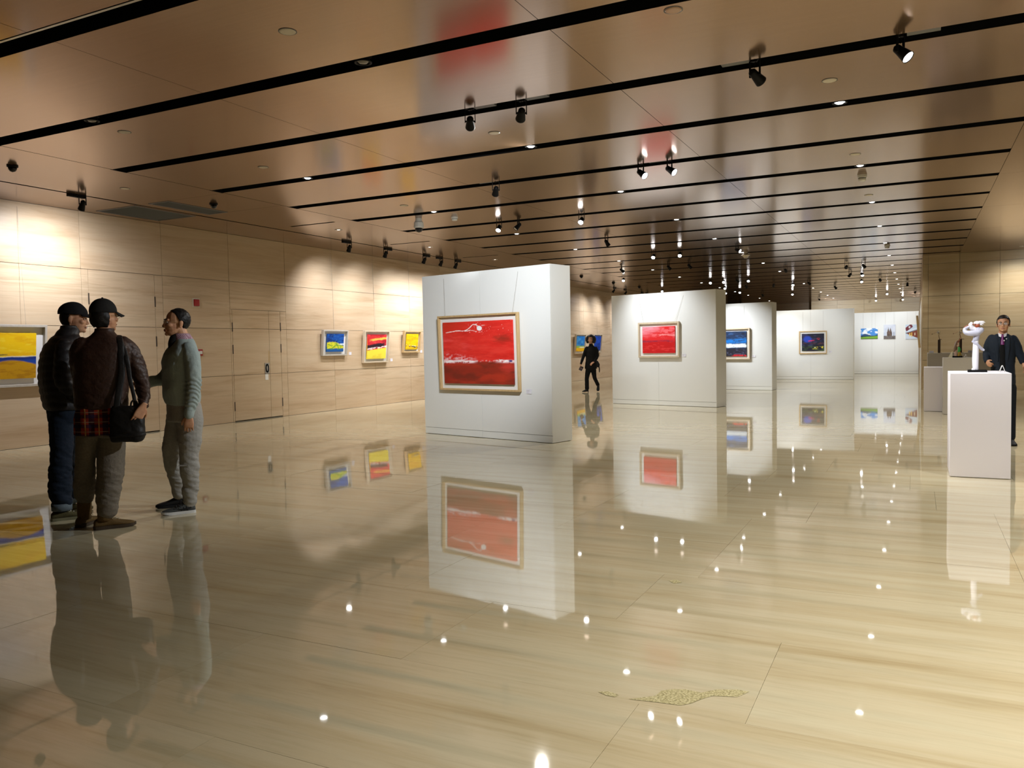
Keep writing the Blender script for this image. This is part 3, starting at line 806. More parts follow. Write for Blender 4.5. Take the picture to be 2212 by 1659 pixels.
def art_yellow_small(u, v):
    n1, n2 = fb(u * 3, v * 9, 91), fb(u * 10, v * 26, 92)
    A = Art(u, v, (246, 200, 14))
    A.put((232, 164, 8), sm(.5, .66, n1) * .7).put((196, 150, 30), sm(.58, .68, n2) * sm(.3, .5, v) * .6)
    A.put((50, 56, 40), sm(.07, .03, np.abs(v - .20 + (u - .5) * .12 + (n2 - .5) * .14)) * sm(.4, .55, n2 + .05))
    A.put((246, 240, 220), sm(.03, .012, np.abs(v - .24 + (u - .5) * .1)) * sm(.45, .6, n2))
    A.put((206, 168, 16), sm(.14, .08, v))
    return A.c
def art_sky_field(u, v):
    n1, n2 = fb(u * 3, v * 5, 101), fb(u * 10, v * 12, 102)
    A = Art(u, v, (24, 120, 200)).put((70, 156, 216), sm(.46, .62, n1)).put((10, 92, 180), sm(.55, .7, n2) * .6)
    A.put((150, 190, 70), sm(.40, .34, v + (n2 - .5) * .06)).put((250, 240, 210), sm(.05, .015, np.abs(v - .27)) * sm(.3, .8, u + n2 * .3))
    A.put((248, 190, 14), sm(.25, .20, v + (n2 - .5) * .05)).put((206, 146, 10), sm(.12, .02, v) * sm(.45, .6, n2))
    return A.c
def art_blue(u, v):
    n1, n2 = fb(u * 3, v * 5, 111), fb(u * 10, v * 14, 112)
    return Art(u, v, (6, 66, 176)).put((4, 44, 130), sm(.46, .62, n1)).put((34, 100, 200), sm(.55, .7, n2) * .7).put((10, 40, 90), sm(.1, .03, v)).c
def art_mountain(u, v):
    n1, n2 = fb(u * 4, v * 5, 121), fb(u * 14, v * 18, 122)
    A = Art(u, v, (70, 140, 214)).put((240, 246, 252), sm(.44, .58, n1 + .1 * sm(.4, .8, v)))
    rid = .40 + .07 * np.sin(u * 7) + (n1 - .5) * .2
    A.put((40, 74, 120), sm(.02, -.02, v - rid)).put((24, 50, 44), sm(.30, .24, v + (n2 - .5) * .08)).put((120, 170, 50), sm(.22, .14, v - .1 * u + (n2 - .5) * .06)).put((60, 100, 34), sm(.07, .02, v))
    return A.c
def art_church(u, v):
    n2 = fb(u * 14, v * 14, 132)
    A = Art(u, v, (214, 218, 230)).put((196, 204, 220), sm(.4, .7, fb(u * 3, v * 3, 131)))
    for cx in (.40, .58):
        A.put((104, 84, 74), sm(.0, .03, .085 * np.clip((.80 - v) / .25, .0, 1) - np.abs(u - cx) + .012) * sm(.82, .80, v))
    A.put((112, 90, 78), sm(.22, .20, np.abs(u - .49)) * sm(.52, .50, v)).put((70, 58, 52), sm(.5, .62, n2) * sm(.24, .2, np.abs(u - .49)) * sm(.52, .5, v) * .8)
    A.put((120, 110, 106), sm(.24, .20, v)).put((90, 84, 80), sm(.24, .2, v) * sm(.5, .62, n2)).put((60, 60, 66), sm(.02, .012, np.abs(u - .88)) * sm(.5, .48, v))
    return A.c
def art_snow_house(u, v):
    A = Art(u, v, (196, 214, 232))
    roof = .42 + .22 * u
    A.put((126, 62, 44), sm(.015, -.015, v - roof + .02) * sm(.10, .14, v - .34 * (1 - u) + .22 * u * 0 + .05))
    A.put((222, 230, 240), sm(.05, .02, np.abs(v - roof - .08 - .05 * u)) * sm(.0, .2, u)).put((60, 40, 44), sm(.02, .01, np.abs(v - roof + .0)))
    dx, dy = (u - .28) * .86 + (v - .80) * .5, -(u - .28) * .5 + (v - .80) * .86
    A.put((110, 40, 52), sm(.02, .0, np.abs(dx) - .30) * sm(.02, .0, np.abs(dy) - .12)).put((226, 226, 230), sm(.06, .04, np.abs(np.hypot(dx - .05, dy) - .03)) * .8)
    for cx in (.36, .52): A.put((240, 200, 90), sm(.05, .03, np.abs(u - cx)) * sm(.02, -.02, v - roof + .08) * sm(.12, .14, v))
    A.put((236, 226, 200), sm(.04, .02, np.abs(u - .78)) * sm(.02, -.02, v - roof + .16) * sm(.25, .27, v))
    A.put((206, 216, 230), sm(.02, -.02, v - .30 + .28 * u))
    return A.c
M['paint'] = mat('oil_paint', rough=.5, spec=.3)
_t = NT(M['paint'])
_at = _t.n('ShaderNodeAttribute'); _at.attribute_name = 'paint'
_t.color(_at.outputs['Color'])
_t.bump(_t.noise(_t.coords('Object', (60, 60, 160)), 1, 4), .25, .004)
def canvas_mesh(w, h, fn, px, depth=.025, relief=.0):
    """a block w x h whose front (towards -y) is a grid carrying the paint colour"""
    nx, nz = max(12, int(w * px)), max(12, int(h * px))
    uu, vv = np.meshgrid(np.linspace(0, 1, nx + 1), np.linspace(0, 1, nz + 1))
    cols = fn(uu, vv)
    X, Z = (uu - .5) * w, (vv - .5) * h
    co = np.stack([X, np.zeros_like(X), Z], -1).reshape(-1, 3)
    idx = np.arange((nx + 1) * (nz + 1)).reshape(nz + 1, nx + 1)
    quads = np.stack([idx[:-1, :-1], idx[:-1, 1:], idx[1:, 1:], idx[1:, :-1]], -1).reshape(-1, 4)
    rim = list(idx[0, :]) + list(idx[1:, -1]) + list(idx[-1, -2::-1]) + list(idx[-2:0, 0])
    base = len(co)
    back = co[rim].copy(); back[:, 1] = depth
    co = np.vstack([co, back]); m_ = len(rim)
    faces = [tuple(q) for q in quads.tolist()] + [(rim[i], base + i, base + (i + 1) % m_, rim[(i + 1) % m_]) for i in range(m_)]
    me = bpy.data.meshes.new('canvas'); me.from_pydata(co.tolist(), [], faces)
    at = me.color_attributes.new('paint', 'FLOAT_COLOR', 'POINT')
    C = np.ones((len(co), 4), np.float32); C[:base, :3] = cols.reshape(-1, 3); C[base:, :3] = cols.reshape(-1, 3)[rim]
    at.data.foreach_set('color', C.ravel()); me.update(); me.materials.append(M['paint'])
    return me
def framed(label, loc, rz, W_, H_, fn, px, fm, fw=.022, fd=.055, margin=.055, tilt=0., canvas=None, wires=None, group='framed paintings', offset=.004):
    """box-frame picture; the back touches the wall, the top leans out by tilt; loc = centre of the back's lower edge; wires = [(x at frame, x at top, length)]"""
    t = thing('framed_painting', label, 'painting', loc, rz, group)
    tr = (-tilt, 0, 0)   # lean the top towards -y (the viewer's side)
    tr = (tilt, 0, 0)
    def part(name, bm, m, **k): return obj(name, bm, m, t, rot=tr, **k)
    d0 = -offset
    for nm, dd in (('frame_rail', (-W_ / 2, W_ / 2, d0 - fd, d0, 0, fw)), ('frame_rail', (-W_ / 2, W_ / 2, d0 - fd, d0, H_ - fw, H_)),
                   ('frame_stile', (-W_ / 2, -W_ / 2 + fw, d0 - fd, d0, fw, H_ - fw)), ('frame_stile', (W_ / 2 - fw, W_ / 2, d0 - fd, d0, fw, H_ - fw))):
        bm = B(); add_box(bm, *dd); bmesh.ops.bevel(bm, geom=list(bm.edges), offset=.0015, segments=1, affect='EDGES'); part(nm, bm, fm)
    bm = B(); add_box(bm, -W_ / 2 + fw, W_ / 2 - fw, d0 - .012, d0 - .002, fw, H_ - fw); part('mount_board', bm, M['mount'])
    cw, ch = canvas or (W_ - 2 * fw - 2 * margin, H_ - 2 * fw - 2 * margin)
    me = canvas_mesh(cw, ch, fn, px)
    c = obj('canvas', me, None, t, rot=tr)
    c.location = Matrix.Rotation(tilt, 3, 'X') @ Vector((0, d0 - fd + .014, H_ / 2))
    for (xa, xb, ln) in wires or ():
        a = Matrix.Rotation(tilt, 3, 'X') @ Vector((xa, d0 - .01, H_ - .03))
        bm = B(); tube(bm, [(a.x, a.y, a.z, .0016), (xb, -.006, a.z + ln, .0016)], 5, 1, caps=False); obj('hanging_wire', bm, M['wire'], t)
    return t
def card(label, loc, rz, w=.075, h=.06):
    t = thing('label_card', label, 'label card', loc, rz, 'caption cards')
    box_obj('card', (-w / 2, w / 2, -.006, 0, 0, h), M['card'], t)
    bm = B()
    for i, k in enumerate((.8, .6, .7, .45)): add_box(bm, -w * .42, -w * .42 + w * .84 * k, -.0064, -.006, h * (.78 - i * .17), h * (.82 - i * .17))
    obj('print_lines', bm, M['wire'], t)
    return t
def on_panel(key, x, z, out=.001):
    t = PANELS[key]; a = t.rotation_euler.z
    return (t.location.x + math.cos(a) * x + math.sin(a) * out, t.location.y + math.sin(a) * x - math.cos(a) * out, z), a
def panel_painting(key, x0, x1, z0, z1, label, fn, px, fm, canvas=None, wires=None, cardx=None, cz=None, clab=None, **kw):
    loc, a = on_panel(key, (x0 + x1) / 2, z0)
    t = framed(label, loc, a, x1 - x0, z1 - z0, fn, px, fm, canvas=canvas, wires=wires, **kw)
    if cardx:
        loc, a = on_panel(key, cardx, cz); card(clab, loc, a, .10, .066)
    return t
panel_painting('one', .425, 2.09, .728, 1.893, 'large red seascape with white moon, oak box frame on the nearest white wall', art_red_moon, 150, M['oak'], canvas=(1.452, .957), fw=.026, fd=.06,
               wires=[(-.70, -.75, .62), (.70, .80, .62)], cardx=2.225, cz=.70, clab='small lilac caption card beside the large red moon painting', tilt=.022)
panel_painting('two', .762, 1.822, 1.088, 1.89, 'smaller pale red landscape in pale frame on the second white wall', art_pale_red, 110, M['ash'], canvas=(.84, .60), fw=.04, fd=.05,
               wires=[(-.40, -.53, .60), (.40, .62, .60)], cardx=1.915, cz=1.10, clab='small lilac caption card beside the pale red landscape', tilt=.01)
panel_painting('three', 1.06, 2.02, .90, 1.825, 'dark blue and white seascape in pale frame on the third white wall', art_seascape, 90, M['ash'], canvas=(.76, .735), fw=.04, fd=.05,
               wires=[(-.3, -.3, .68), (.3, .3, .68)], cardx=2.12, cz=.955, clab='small caption card beside the blue and white seascape', tilt=.01)
panel_painting('four', .88, 1.84, .945, 1.775, 'dark night landscape with blue moon in wooden frame on the fourth white wall', art_night, 90, M['oak'], canvas=(.77, .63), fw=.03, fd=.05,
               wires=[(-.35, -.35, .74), (.35, .35, .74)], cardx=1.95, cz=.975, clab='small caption card beside the dark night landscape', tilt=.01)
def print_board(label, key, x0, x1, z0, z1, fn):
    loc, a = on_panel(key, (x0 + x1) / 2, (z0 + z1) / 2, .026)
    t = thing('photo_print', label, 'photo', loc, a, 'frameless photo prints')
    obj('picture', canvas_mesh(x1 - x0, z1 - z0, fn, 70, .006), None, t)
    box_obj('mounting_board', (-(x1 - x0) / 2, (x1 - x0) / 2, .006, .024, -(z1 - z0) / 2, (z1 - z0) / 2), M['mount'], t)
    for s_ in (-1, 1):
        bm = B(); tube(bm, [(s_ * (x1 - x0) * .36, .02, (z1 - z0) / 2 - .02, .0015), (s_ * (x1 - x0) * .36, .02, 2.53 - (z0 + z1) / 2, .0015)], 5, 1, caps=False); obj('hanging_wire', bm, M['wire'], t)
print_board('wide frameless photo of cloudy mountains and green meadow', 'five', .43, 1.08, 1.453, 1.895, art_mountain)
print_board('upright frameless photo of a twin-spired stone church', 'five', 1.305, 1.745, 1.437, 2.027, art_church)
print_board('upright frameless photo of a red house under snow', 'five', 2.12, 2.555, 1.415, 2.008, art_snow_house)

# left wall pictures: local +x must run towards the far end (world +y) and -y out of the wall (world +x)
LW = R(90)
def wall_painting(y0, y1, z0, z1, label, fn, px, fm, tilt, canvas, cy_=None, cz=None, clab=None, wires=((-.0, 0, 1.8),), **kw):
    t = framed(label, (XW, (y0 + y1) / 2, z0), LW, y1 - y0, z1 - z0, fn, px, fm, canvas=canvas, tilt=tilt, wires=wires, **kw)
    if clab: card(clab, (XW, cy_, cz), LW, .09, .07)
wall_painting(6.05, 7.88, .93, 1.86, 'wide yellow and blue landscape in grey frame at the left edge', art_yellow_big, 130, M['greyframe'], .085, (1.50, .68), fd=.07, fw=.035, wires=((-.55, -.55, 1.8), (.62, .62, 1.8)))
wall_painting(14.36, 15.24, 1.27, 1.86, 'blue and yellow landscape in pale frame, first of three small left wall paintings', art_blue_yellow, 90, M['greyframe'], .10, (.60, .41), 15.44, 1.27, 'small white caption card by the blue and yellow landscape', fd=.07, fw=.03)
wall_painting(15.87, 16.90, 1.07, 1.86, 'red black and yellow landscape in pale wood frame, second of three small left wall paintings', art_red_yellow, 90, M['ash'], .09, (.78, .60), 17.12, 1.08, 'small white caption card by the red black and yellow landscape', fd=.07, fw=.03)
wall_painting(17.58, 18.36, 1.30, 1.87, 'small yellow landscape in wood frame, third of three small left wall paintings', art_yellow_small, 90, M['oak'], .11, (.56, .41), 18.52, 1.28, 'small white caption card by the small yellow landscape', fd=.07, fw=.03)
wall_painting(29.42, 30.50, 1.09, 1.86, 'blue sky over yellow field painting left of the walking woman', art_sky_field, 60, M['ash'], .09, (.84, .60), fd=.07, fw=.03)
wall_painting(31.40, 32.37, 1.10, 1.87, 'plain deep blue painting behind the walking woman', art_blue, 60, M['ash'], .09, (.74, .60), fd=.07, fw=.03)
# picture on the lining board of the right flank, leaning out, seen edge-on
framed('framed picture seen edge-on on the white lining board at the right', (.116, 27.2, 1.15), R(-90), 1.1, .95, art_night, 40, M['oak'], tilt=.07, canvas=(.9, .75), fd=.06, wires=((-.4, -.4, .45), (.4, .4, .45)))

# ---- red alarm button and lower call point
t = thing('fire_alarm', 'red square alarm button on a plate high on the left stone wall', 'alarm', (XW, 10.885, 2.235), LW)
box_obj('back_plate', (-.085, .085, -.012, 0, 0, .17), M['cream'], t)
box_obj('button_cover', (-.062, .062, -.035, -.012, .022, .148), M['red'], t, bevel=.006)
t = thing('call_point', 'red call point on the left wall, half hidden by the man in sweater', 'alarm', (XW, 10.94, 1.33), LW)
box_obj('back_plate', (-.055, .055, -.02, 0, 0, .12), M['red'], t, bevel=.004)
box_obj('press_plate', (-.035, .035, -.026, -.02, .03, .09), M['offwhite'], t)

# ================================================================ PLINTHS AND SCULPTURES
def plinth(label, x0, x1, y0, y1, h, m):
    t = thing('plinth', label, 'plinth', ((x0 + x1) / 2, (y0 + y1) / 2, 0), 0, 'sculpture plinths')
    w, d = (x1 - x0) / 2, (y1 - y0) / 2
    for nm, dd in (('side_board', (-w, w, -d, -d + .016, .004, h - .016)), ('side_board', (-w, w, d - .016, d, .004, h - .016)), ('side_board', (-w, -w + .016, -d + .016, d - .016, .004, h - .016)),
                   ('side_board', (w - .016, w, -d + .016, d - .016, .004, h - .016)), ('top_board', (-w, w, -d, d, h - .016, h))):
        bm = B(); add_box(bm, *dd); bmesh.ops.bevel(bm, geom=list(bm.edges), offset=.002, segments=1, affect='EDGES'); obj(nm, bm, m, t)
    box_obj('base_shadow_gap', (-w + .02, w - .02, -d + .02, d - .02, 0, .01), M['black'], t)
plinth('tall white plinth in front, carrying the tall white figurine', .304, .828, 9.17, 9.95, 1.038, M['plinthwhite'])
plinth('low empty white plinth behind the front one, on its left', .132, .64, 17.43, 17.98, .848, M['plinthwhite'])
plinth('grey plinth in the middle, carrying the figurine with the green dress', .440, .96, 16.78, 17.30, 1.04, M['plinthgrey'])
plinth('wide grey plinth at the back against the stone wall, carrying two dark post sculptures', .227, 1.5, 20.9, 21.5, 1.07, M['plinthgrey'])
def tent_card(label, x, y, z, rz, w=.07, h=.07, white=True):
    t = thing('tent_card', label, 'label card', (x, y, z), rz, 'folded cards on plinths')
    for s_ in (-1, 1):
        bm = B(); add_box(bm, -w / 2, w / 2, -.0015, .0015, 0, h * 1.04); obj('card_leaf', bm, M['mount'], t, loc=(0, s_ * h * .38, 0), rot=(R(20) * s_, 0, 0))
tent_card('white folded card on the front plinth beside the white figurine', .775, 9.50, 1.038, R(90), .06)
tent_card('white folded card on the middle plinth right of the green figurine', .815, 17.05, 1.04, R(90), .06, .06)
for i, x in enumerate((.31, 1.09)):
    t = thing('caption_plate', ['small pale caption plate on the back plinth left of the left post', 'small pale caption plate on the back plinth right of the right post'][i], 'label card', (x, 21.0, 1.07), 0)
    box_obj('plate', (-.045, .045, -.004, .004, 0, .052), M['card'], t); box_obj('foot', (-.045, .045, .004, .03, 0, .006), M['card'], t)

M['porcelain'] = mat('white_porcelain', (.80, .76, .80), .25)
M['porcelain_grey'] = mat('grey_blue_glaze', (.40, .39, .46), .28)
M['terracotta'] = mat('red_brown_glaze', (.30, .07, .03), .35)
M['bronze'] = mat('dark_bronze', (.055, .035, .025), .4, .4)
M['brown'] = mat('brown_glaze', (.20, .12, .07), .4)
M['green'] = mat('green_glaze', (.05, .42, .10), .3)
M['gold'] = mat('ochre_glaze', (.50, .32, .05), .35)
M['ivory'] = mat('ivory_glaze', (.80, .74, .52), .35)
# tall white figurine: narrow robe, sash, bust bent to the left with both arms raised to a flute, head thrown back with flying hair
t = thing('figurine', 'tall white porcelain flute player on a black base', 'sculpture', (.545, 9.55, 1.038))
box_obj('base', (-.072, .10, -.06, .06, 0, .024), M['lampblack'], t, bevel=.002)
bm = B(); tube(bm, [(.0, 0, .03, .032, .026), (-.002, 0, .07, .034, .028), (-.002, 0, .15, .037, .030), (.0, 0, .24, .034, .028), (.0, 0, .31, .030, .025), (.0, 0, .345, .029, .025)], 20, 4)
obj('robe', bm, M['porcelain'], t, True)
bm = B()
for x in (-.024, -.008, .010): tube(bm, [(x, -.012, .03, .011, .014), (x - .006, -.026, .012, .010, .008)], 10, 1)
obj('robe_folds', bm, M['porcelain'], t, True)
bm = B(); tube(bm, [(-.002, 0, .33, .034, .028), (.004, 0, .36, .033, .027), (.008, 0, .385, .038, .030), (.014, 0, .41, .050, .034), (.018, 0, .435, .044, .030), (.010, 0, .458, .018, .018)], 18, 4)
obj('bust', bm, M['porcelain_grey'], t, True)
bm = B(); tube(bm, [(-.028, -.018, .32, .006, .016), (.002, -.028, .29, .006, .016), (.03, -.018, .262, .006, .014), (.055, .0, .235, .004, .016), (.075, .0, .222, .003, .010)], 10, 4)
obj('sash', bm, M['porcelain_grey'], t, True)
bm = B(); tube(bm, [(.045, -.01, .430, .028), (.01, -.03, .405, .030), (-.04, -.035, .400, .028), (-.08, -.03, .404, .026), (-.098, -.02, .42, .022), (-.098, -.015, .445, .018), (-.07, -.015, .463, .014), (-.045, -.02, .478, .011)], 12, 4)
obj('arm', bm, M['porcelain_grey'], t, True)
bm = B(); tube(bm, [(.0, .01, .435, .026), (-.035, .0, .452, .026), (-.05, -.01, .478, .023), (-.042, -.012, .500, .016)], 12, 4)
obj('arm', bm, M['porcelain'], t, True)
bm = B(); tube(bm, [(-.105, -.02, .462, .004), (-.06, -.02, .488, .004), (.0, -.022, .492, .004)], 8, 2)
obj('flute', bm, M['terracotta'], t, True)
bm = B(); ball(bm, (.012, -.004, .478), (.024, .022, .028), 18); tube(bm, [(.008, 0, .45, .013), (.010, 0, .47, .013)], 10, 1)
obj('face', bm, M['terracotta'], t, True)
bm = B(); ball(bm, (.008, .0, .502), (.030, .027, .022), 18)
for dz, ln in ((.012, .045), (.002, .052), (-.010, .040), (-.020, .028)): tube(bm, [(.02, 0, .502 + dz, .008), (.03 + ln * .5, 0, .506 + dz, .006), (.03 + ln, 0, .503 + dz * 1.2, .002)], 8, 3)
obj('hair', bm, M['porcelain'], t, True)
# figurine with a hooded brown cloak and green dress
t = thing('figurine', 'hooded brown and green glazed figurine on a small black base', 'sculpture', (.685, 17.05, 1.04))
box_obj('base', (-.088, .076, -.05, .05, 0, .028), M['lampblack'], t, bevel=.002)
bm = B(); tube(bm, [(-.045, .01, .125, .048, .03), (-.040, .01, .18, .046, .03), (-.030, .01, .24, .036, .026), (-.016, .005, .285, .022, .02), (-.010, 0, .30, .012, .012)], 16, 4); obj('cloak', bm, M['brown'], t, True)
bm = B(); tube(bm, [(-.03, 0, .03, .045, .028), (-.034, 0, .09, .040, .026), (-.036, 0, .13, .036, .024)], 14, 3); obj('skirt', bm, mat('pink_glaze', (.55, .36, .28), .4), t, True)
bm = B(); tube(bm, [(.012, -.012, .03, .03, .022), (.018, -.014, .07, .026, .02), (.014, -.014, .11, .022, .018)], 12, 3); tube(bm, [(.03, -.01, .10, .012), (.046, -.01, .06, .011), (.058, -.01, .035, .008)], 8, 3); obj('trousers', bm, M['gold'], t, True)
bm = B(); tube(bm, [(.014, -.014, .105, .024, .02), (.020, -.014, .145, .026, .02), (.016, -.012, .18, .020, .018), (.008, -.01, .20, .010, .010)], 14, 3); tube(bm, [(.028, -.014, .17, .011), (.040, -.012, .145, .010), (.030, -.018, .12, .009)], 8, 3); obj('green_dress', bm, M['green'], t, True)
bm = B(); ball(bm, (-.002, -.016, .215), (.019, .018, .022), 14); ball(bm, (.004, -.004, .262), (.016, .015, .018), 14); obj('head', bm, mat('flesh_glaze', (.62, .40, .28), .4), t, True)
bm = B(); tube(bm, [(.0, 0, .275, .016), (.006, 0, .30, .010), (.014, 0, .325, .004)], 10, 3); tube(bm, [(.004, 0, .285, .006), (.02, 0, .30, .005), (.03, 0, .33, .004), (.035, 0, .36, .004)], 8, 3); obj('hat', bm, M['terracotta'], t, True)
bm = B()
v = [bm.verts.new(p) for p in ((-.155, 0, .002), (-.088, 0, .002), (-.088, 0, .118), (-.12, 0, .08), (-.155, .012, .002), (-.088, .012, .002), (-.088, .012, .118), (-.12, .012, .08))]
for f in ((0, 1, 2, 3), (7, 6, 5, 4), (0, 4, 5, 1), (1, 5, 6, 2), (2, 6, 7, 3), (3, 7, 4, 0)): bm.faces.new([v[i] for i in f])
obj('ivory_wedge', bm, M['ivory'], t)
# two dark posts with perched blossom branches
def post(label, x, mirror):
    t = thing('post_sculpture', label, 'sculpture', (x, 21.0, 1.07))
    box_obj('foot', (-.028, .055, -.04, .04, 0, .006), M['bronze'], t)
    box_obj('post', (-.027, .027, -.025, .025, .006, .305), M['bronze'], t, bevel=.003)
    bm = B(); tube(bm, [(.0, 0, .312, .007), (.03, 0, .312, .005), (.066 if mirror else .05, 0, .308, .004)], 8, 2); obj('ledge', bm, M['bronze'], t, True)
    bm = B()
    for p in ([(.012, 0, .31, .006), (-.002, 0, .36, .006), (-.012, 0, .42, .005), (-.01, 0, .46, .004)], [(-.01, 0, .44, .004), (-.06, 0, .47, .0025), (-.10, 0, .45, .002), (-.15, 0, .43, .0015)]): tube(bm, p, 8, 4)
    obj('branch', bm, M['terracotta' if mirror else 'brown'], t, True)
    rr = random.Random(3 + mirror)
    for i in range(7):
        bm = B(); c = (-.012 + rr.uniform(-.03, .03), rr.uniform(-.015, .015), .46 + rr.uniform(-.03, .06))
        for j in range(5):
            a = j * 1.2566; ball(bm, (c[0] + .010 * math.cos(a), c[1], c[2] + .010 * math.sin(a)), (.008, .006, .008), 8)
        ball(bm, c, .005, 8); obj('blossom', bm, M['ivory' if i % 3 else 'porcelain'], t, True)
    bm = B(); ball(bm, (-.145, 0, .44), (.010, .007, .008), 10); tube(bm, [(-.14, 0, .437, .004), (-.152, 0, .42, .002)], 6, 1); obj('bud', bm, M['brown'], t, True)
post('dark square post with pale blossom branch, left of two on the back plinth', .466, 0)
post('dark square post with blossom branch, right of two behind the green figurine', .898, 1)
# ================================================================ PEOPLE
def finish(name, bm, voxel, m, parent=None, it=4, disp=None, mats=None):
    """grow one closed skin around overlapping closed shapes"""
    bmesh.ops.recalc_face_normals(bm, faces=bm.faces)
    me = bpy.data.meshes.new(name); bm.to_mesh(me); bm.free()
    o = bpy.data.objects.new('tmp', me); COL.objects.link(o)
    md = o.modifiers.new('r', 'REMESH'); md.mode = 'VOXEL'; md.voxel_size = voxel
    if it:
        s_ = o.modifiers.new('s', 'SMOOTH'); s_.factor = .5; s_.iterations = it
    dg = bpy.context.evaluated_depsgraph_get()
    new = bpy.data.meshes.new_from_object(o.evaluated_get(dg))
    bpy.data.objects.remove(o); bpy.data.meshes.remove(me)
    if disp:
        n = len(new.vertices); co = np.empty(n * 3); no = np.empty(n * 3)
        new.vertices.foreach_get('co', co); new.vertex_normals.foreach_get('vector', no)
        co, no = co.reshape(-1, 3), no.reshape(-1, 3)
        co = co + no * disp(co[:, 0], co[:, 1], co[:, 2])[:, None]
        new.vertices.foreach_set('co', co.ravel()); new.update()
    new.name = name
    new.materials.clear(); new.materials.append(m); new.shade_smooth()
    o = bpy.data.objects.new(name, new); COL.objects.link(o)
    if parent: o.parent = parent
    return o
def folds(amp, fx=9., fz=26., seed=0, zlo=None, zhi=None, extra=0.):
    def f(x, y, z):
        d = amp * 2 * (fb(x * fx + y * fx * .6 + 7, z * fz + x * 6, seed, 3) - .5)
        if zlo is not None: d = d * (sm(zlo[0], zlo[1], z) * sm(zhi[1], zhi[0], z) + extra)
        return d
    return f
def torso(bm, rings, f, n=28, p=2.4):
    """rings: (z, u, d, half width, half depth); f = forward direction in plan"""
    f = Vector((f[0], f[1], 0)).normalized(); l = Vector((-f.y, f.x, 0))
    q = spline(rings, 3)
    loft(bm, [ellipse((u, d, z), l, f, a, b, n, p) for z, u, d, a, b in q])
def hand(bm, wrist, dirv, palmn, curl=.5, thumb=1, k=1., spread=.05):
    """palm and five fingers; palmn = direction the palm faces; thumb on side +1/-1 of dirv x palmn"""
    w0, d, pn = Vector(wrist), Vector(dirv).normalized(), Vector(palmn)
    pn = (pn - d * pn.dot(d)).normalized(); s_ = d.cross(pn)
    rings = []
    for t, a, b in ((-.03, .024, .020), (0, .026, .019), (.03, .036, .017), (.065, .041, .015), (.09, .040, .013), (.10, .034, .010)):
        rings.append(ellipse(w0 + d * t * k, s_, pn, a * k, b * k, 14, 2.4))
    loft(bm, rings)
    for i, (o_, L) in enumerate(((.030, .070), (.011, .080), (-.010, .074), (-.029, .058))):
        o_ *= thumb
        p = w0 + d * .088 * k + s_ * o_ * k; dd = (d + s_ * o_ * spread * 22).normalized(); a = curl * .55; pts = [(*p, .0092 * k)]
        for seg in (.45, .32, .23):
            dd2 = (dd * math.cos(a) + pn * math.sin(a)).normalized(); p = p + dd2 * L * seg * k; pts.append((*p, (.0085 - .0010 * len(pts)) * k)); a += curl * .8
        tube(bm, pts, 8, 2)
    p = w0 + d * .022 * k + s_ * .026 * thumb * k; dd = (d * .72 + s_ * thumb * .62 + pn * .35).normalized()
    p2 = p + dd * .042 * k; dd2 = (d * .9 + s_ * thumb * .2 + pn * .5).normalized()
    tube(bm, [(*p, .0135 * k), (*p2, .0105 * k), (*(p2 + dd2 * .03 * k), .0085 * k)], 8, 2)
def head_matrix(c, f, pitch=0., roll=0., k=1.):
    f = Vector((f[0], f[1], 0)).normalized()
    m = Matrix(((f.y, f.x, 0), (-f.x, f.y, 0), (0, 0, 1))).to_4x4()
    m = m @ Matrix.Rotation(pitch, 4, 'X') @ Matrix.Rotation(roll, 4, 'Y') @ Matrix.Diagonal((k, k, k, 1))
    m.translation = Vector(c); return m
def hball(bm, H, c, r, seg=16):
    bmesh.ops.create_uvsphere(bm, u_segments=seg, v_segments=seg * 2 // 3, radius=1, matrix=H @ Matrix.Translation(Vector(c)) @ Matrix.Diagonal((*r, 1)))
def htube(bm, H, pts, n=8, sm_=2):
    tube(bm, [(*(H @ Vector(p[:3])), p[3]) for p in pts], n, sm_)
def head(bm, H, slim=1.):
    for c, r in (((0, -.012, .035), (.076, .096, .086)), ((0, .018, -.03), (.064 * slim, .074, .085)), ((0, .036, -.075), (.047 * slim, .049, .040)), ((0, .074, -.097), (.019, .018, .016)),
                 ((.030, .078, .022), (.025, .014, .009)), ((-.030, .078, .022), (.025, .014, .009)), ((.042, .058, -.022), (.024, .026, .020)), ((-.042, .058, -.022), (.024, .026, .020)),
                 ((0, .086, -.060), (.024, .013, .007)), ((0, .085, -.072), (.020, .012, .008)), ((.012, .097, -.037), (.009, .011, .008)), ((-.012, .097, -.037), (.009, .011, .008)),
                 ((.077, -.024, -.006), (.011, .018, .032)), ((-.077, -.024, -.006), (.011, .018, .032)), ((.079, -.018, -.032), (.008, .010, .012)), ((-.079, -.018, -.032), (.008, .010, .012))):
        hball(bm, H, c, r)
    htube(bm, H, [(0, .084, .014, .008), (0, .096, -.012, .0095), (0, .104, -.032, .0115)], 10, 2)
M['skin'] = mat('skin', lin(196, 146, 112), .5, spec=.35)
_t = NT(M['skin']); _t.color(_t.ramp(_t.noise(_t.coords('Object'), 18, 3), [(.3, lin(178, 124, 92)), (.7, lin(206, 158, 122))]))
M['hair'] = fabric('black_hair', (.008, .007, .007), .45, .5, 160, .4)
M['lip'] = mat('lip', lin(150, 78, 66), .45)
M['eye'] = mat('eye_white', (.55, .52, .48), .2)
M['iris'] = mat('dark_iris', (.01, .007, .005), .15)
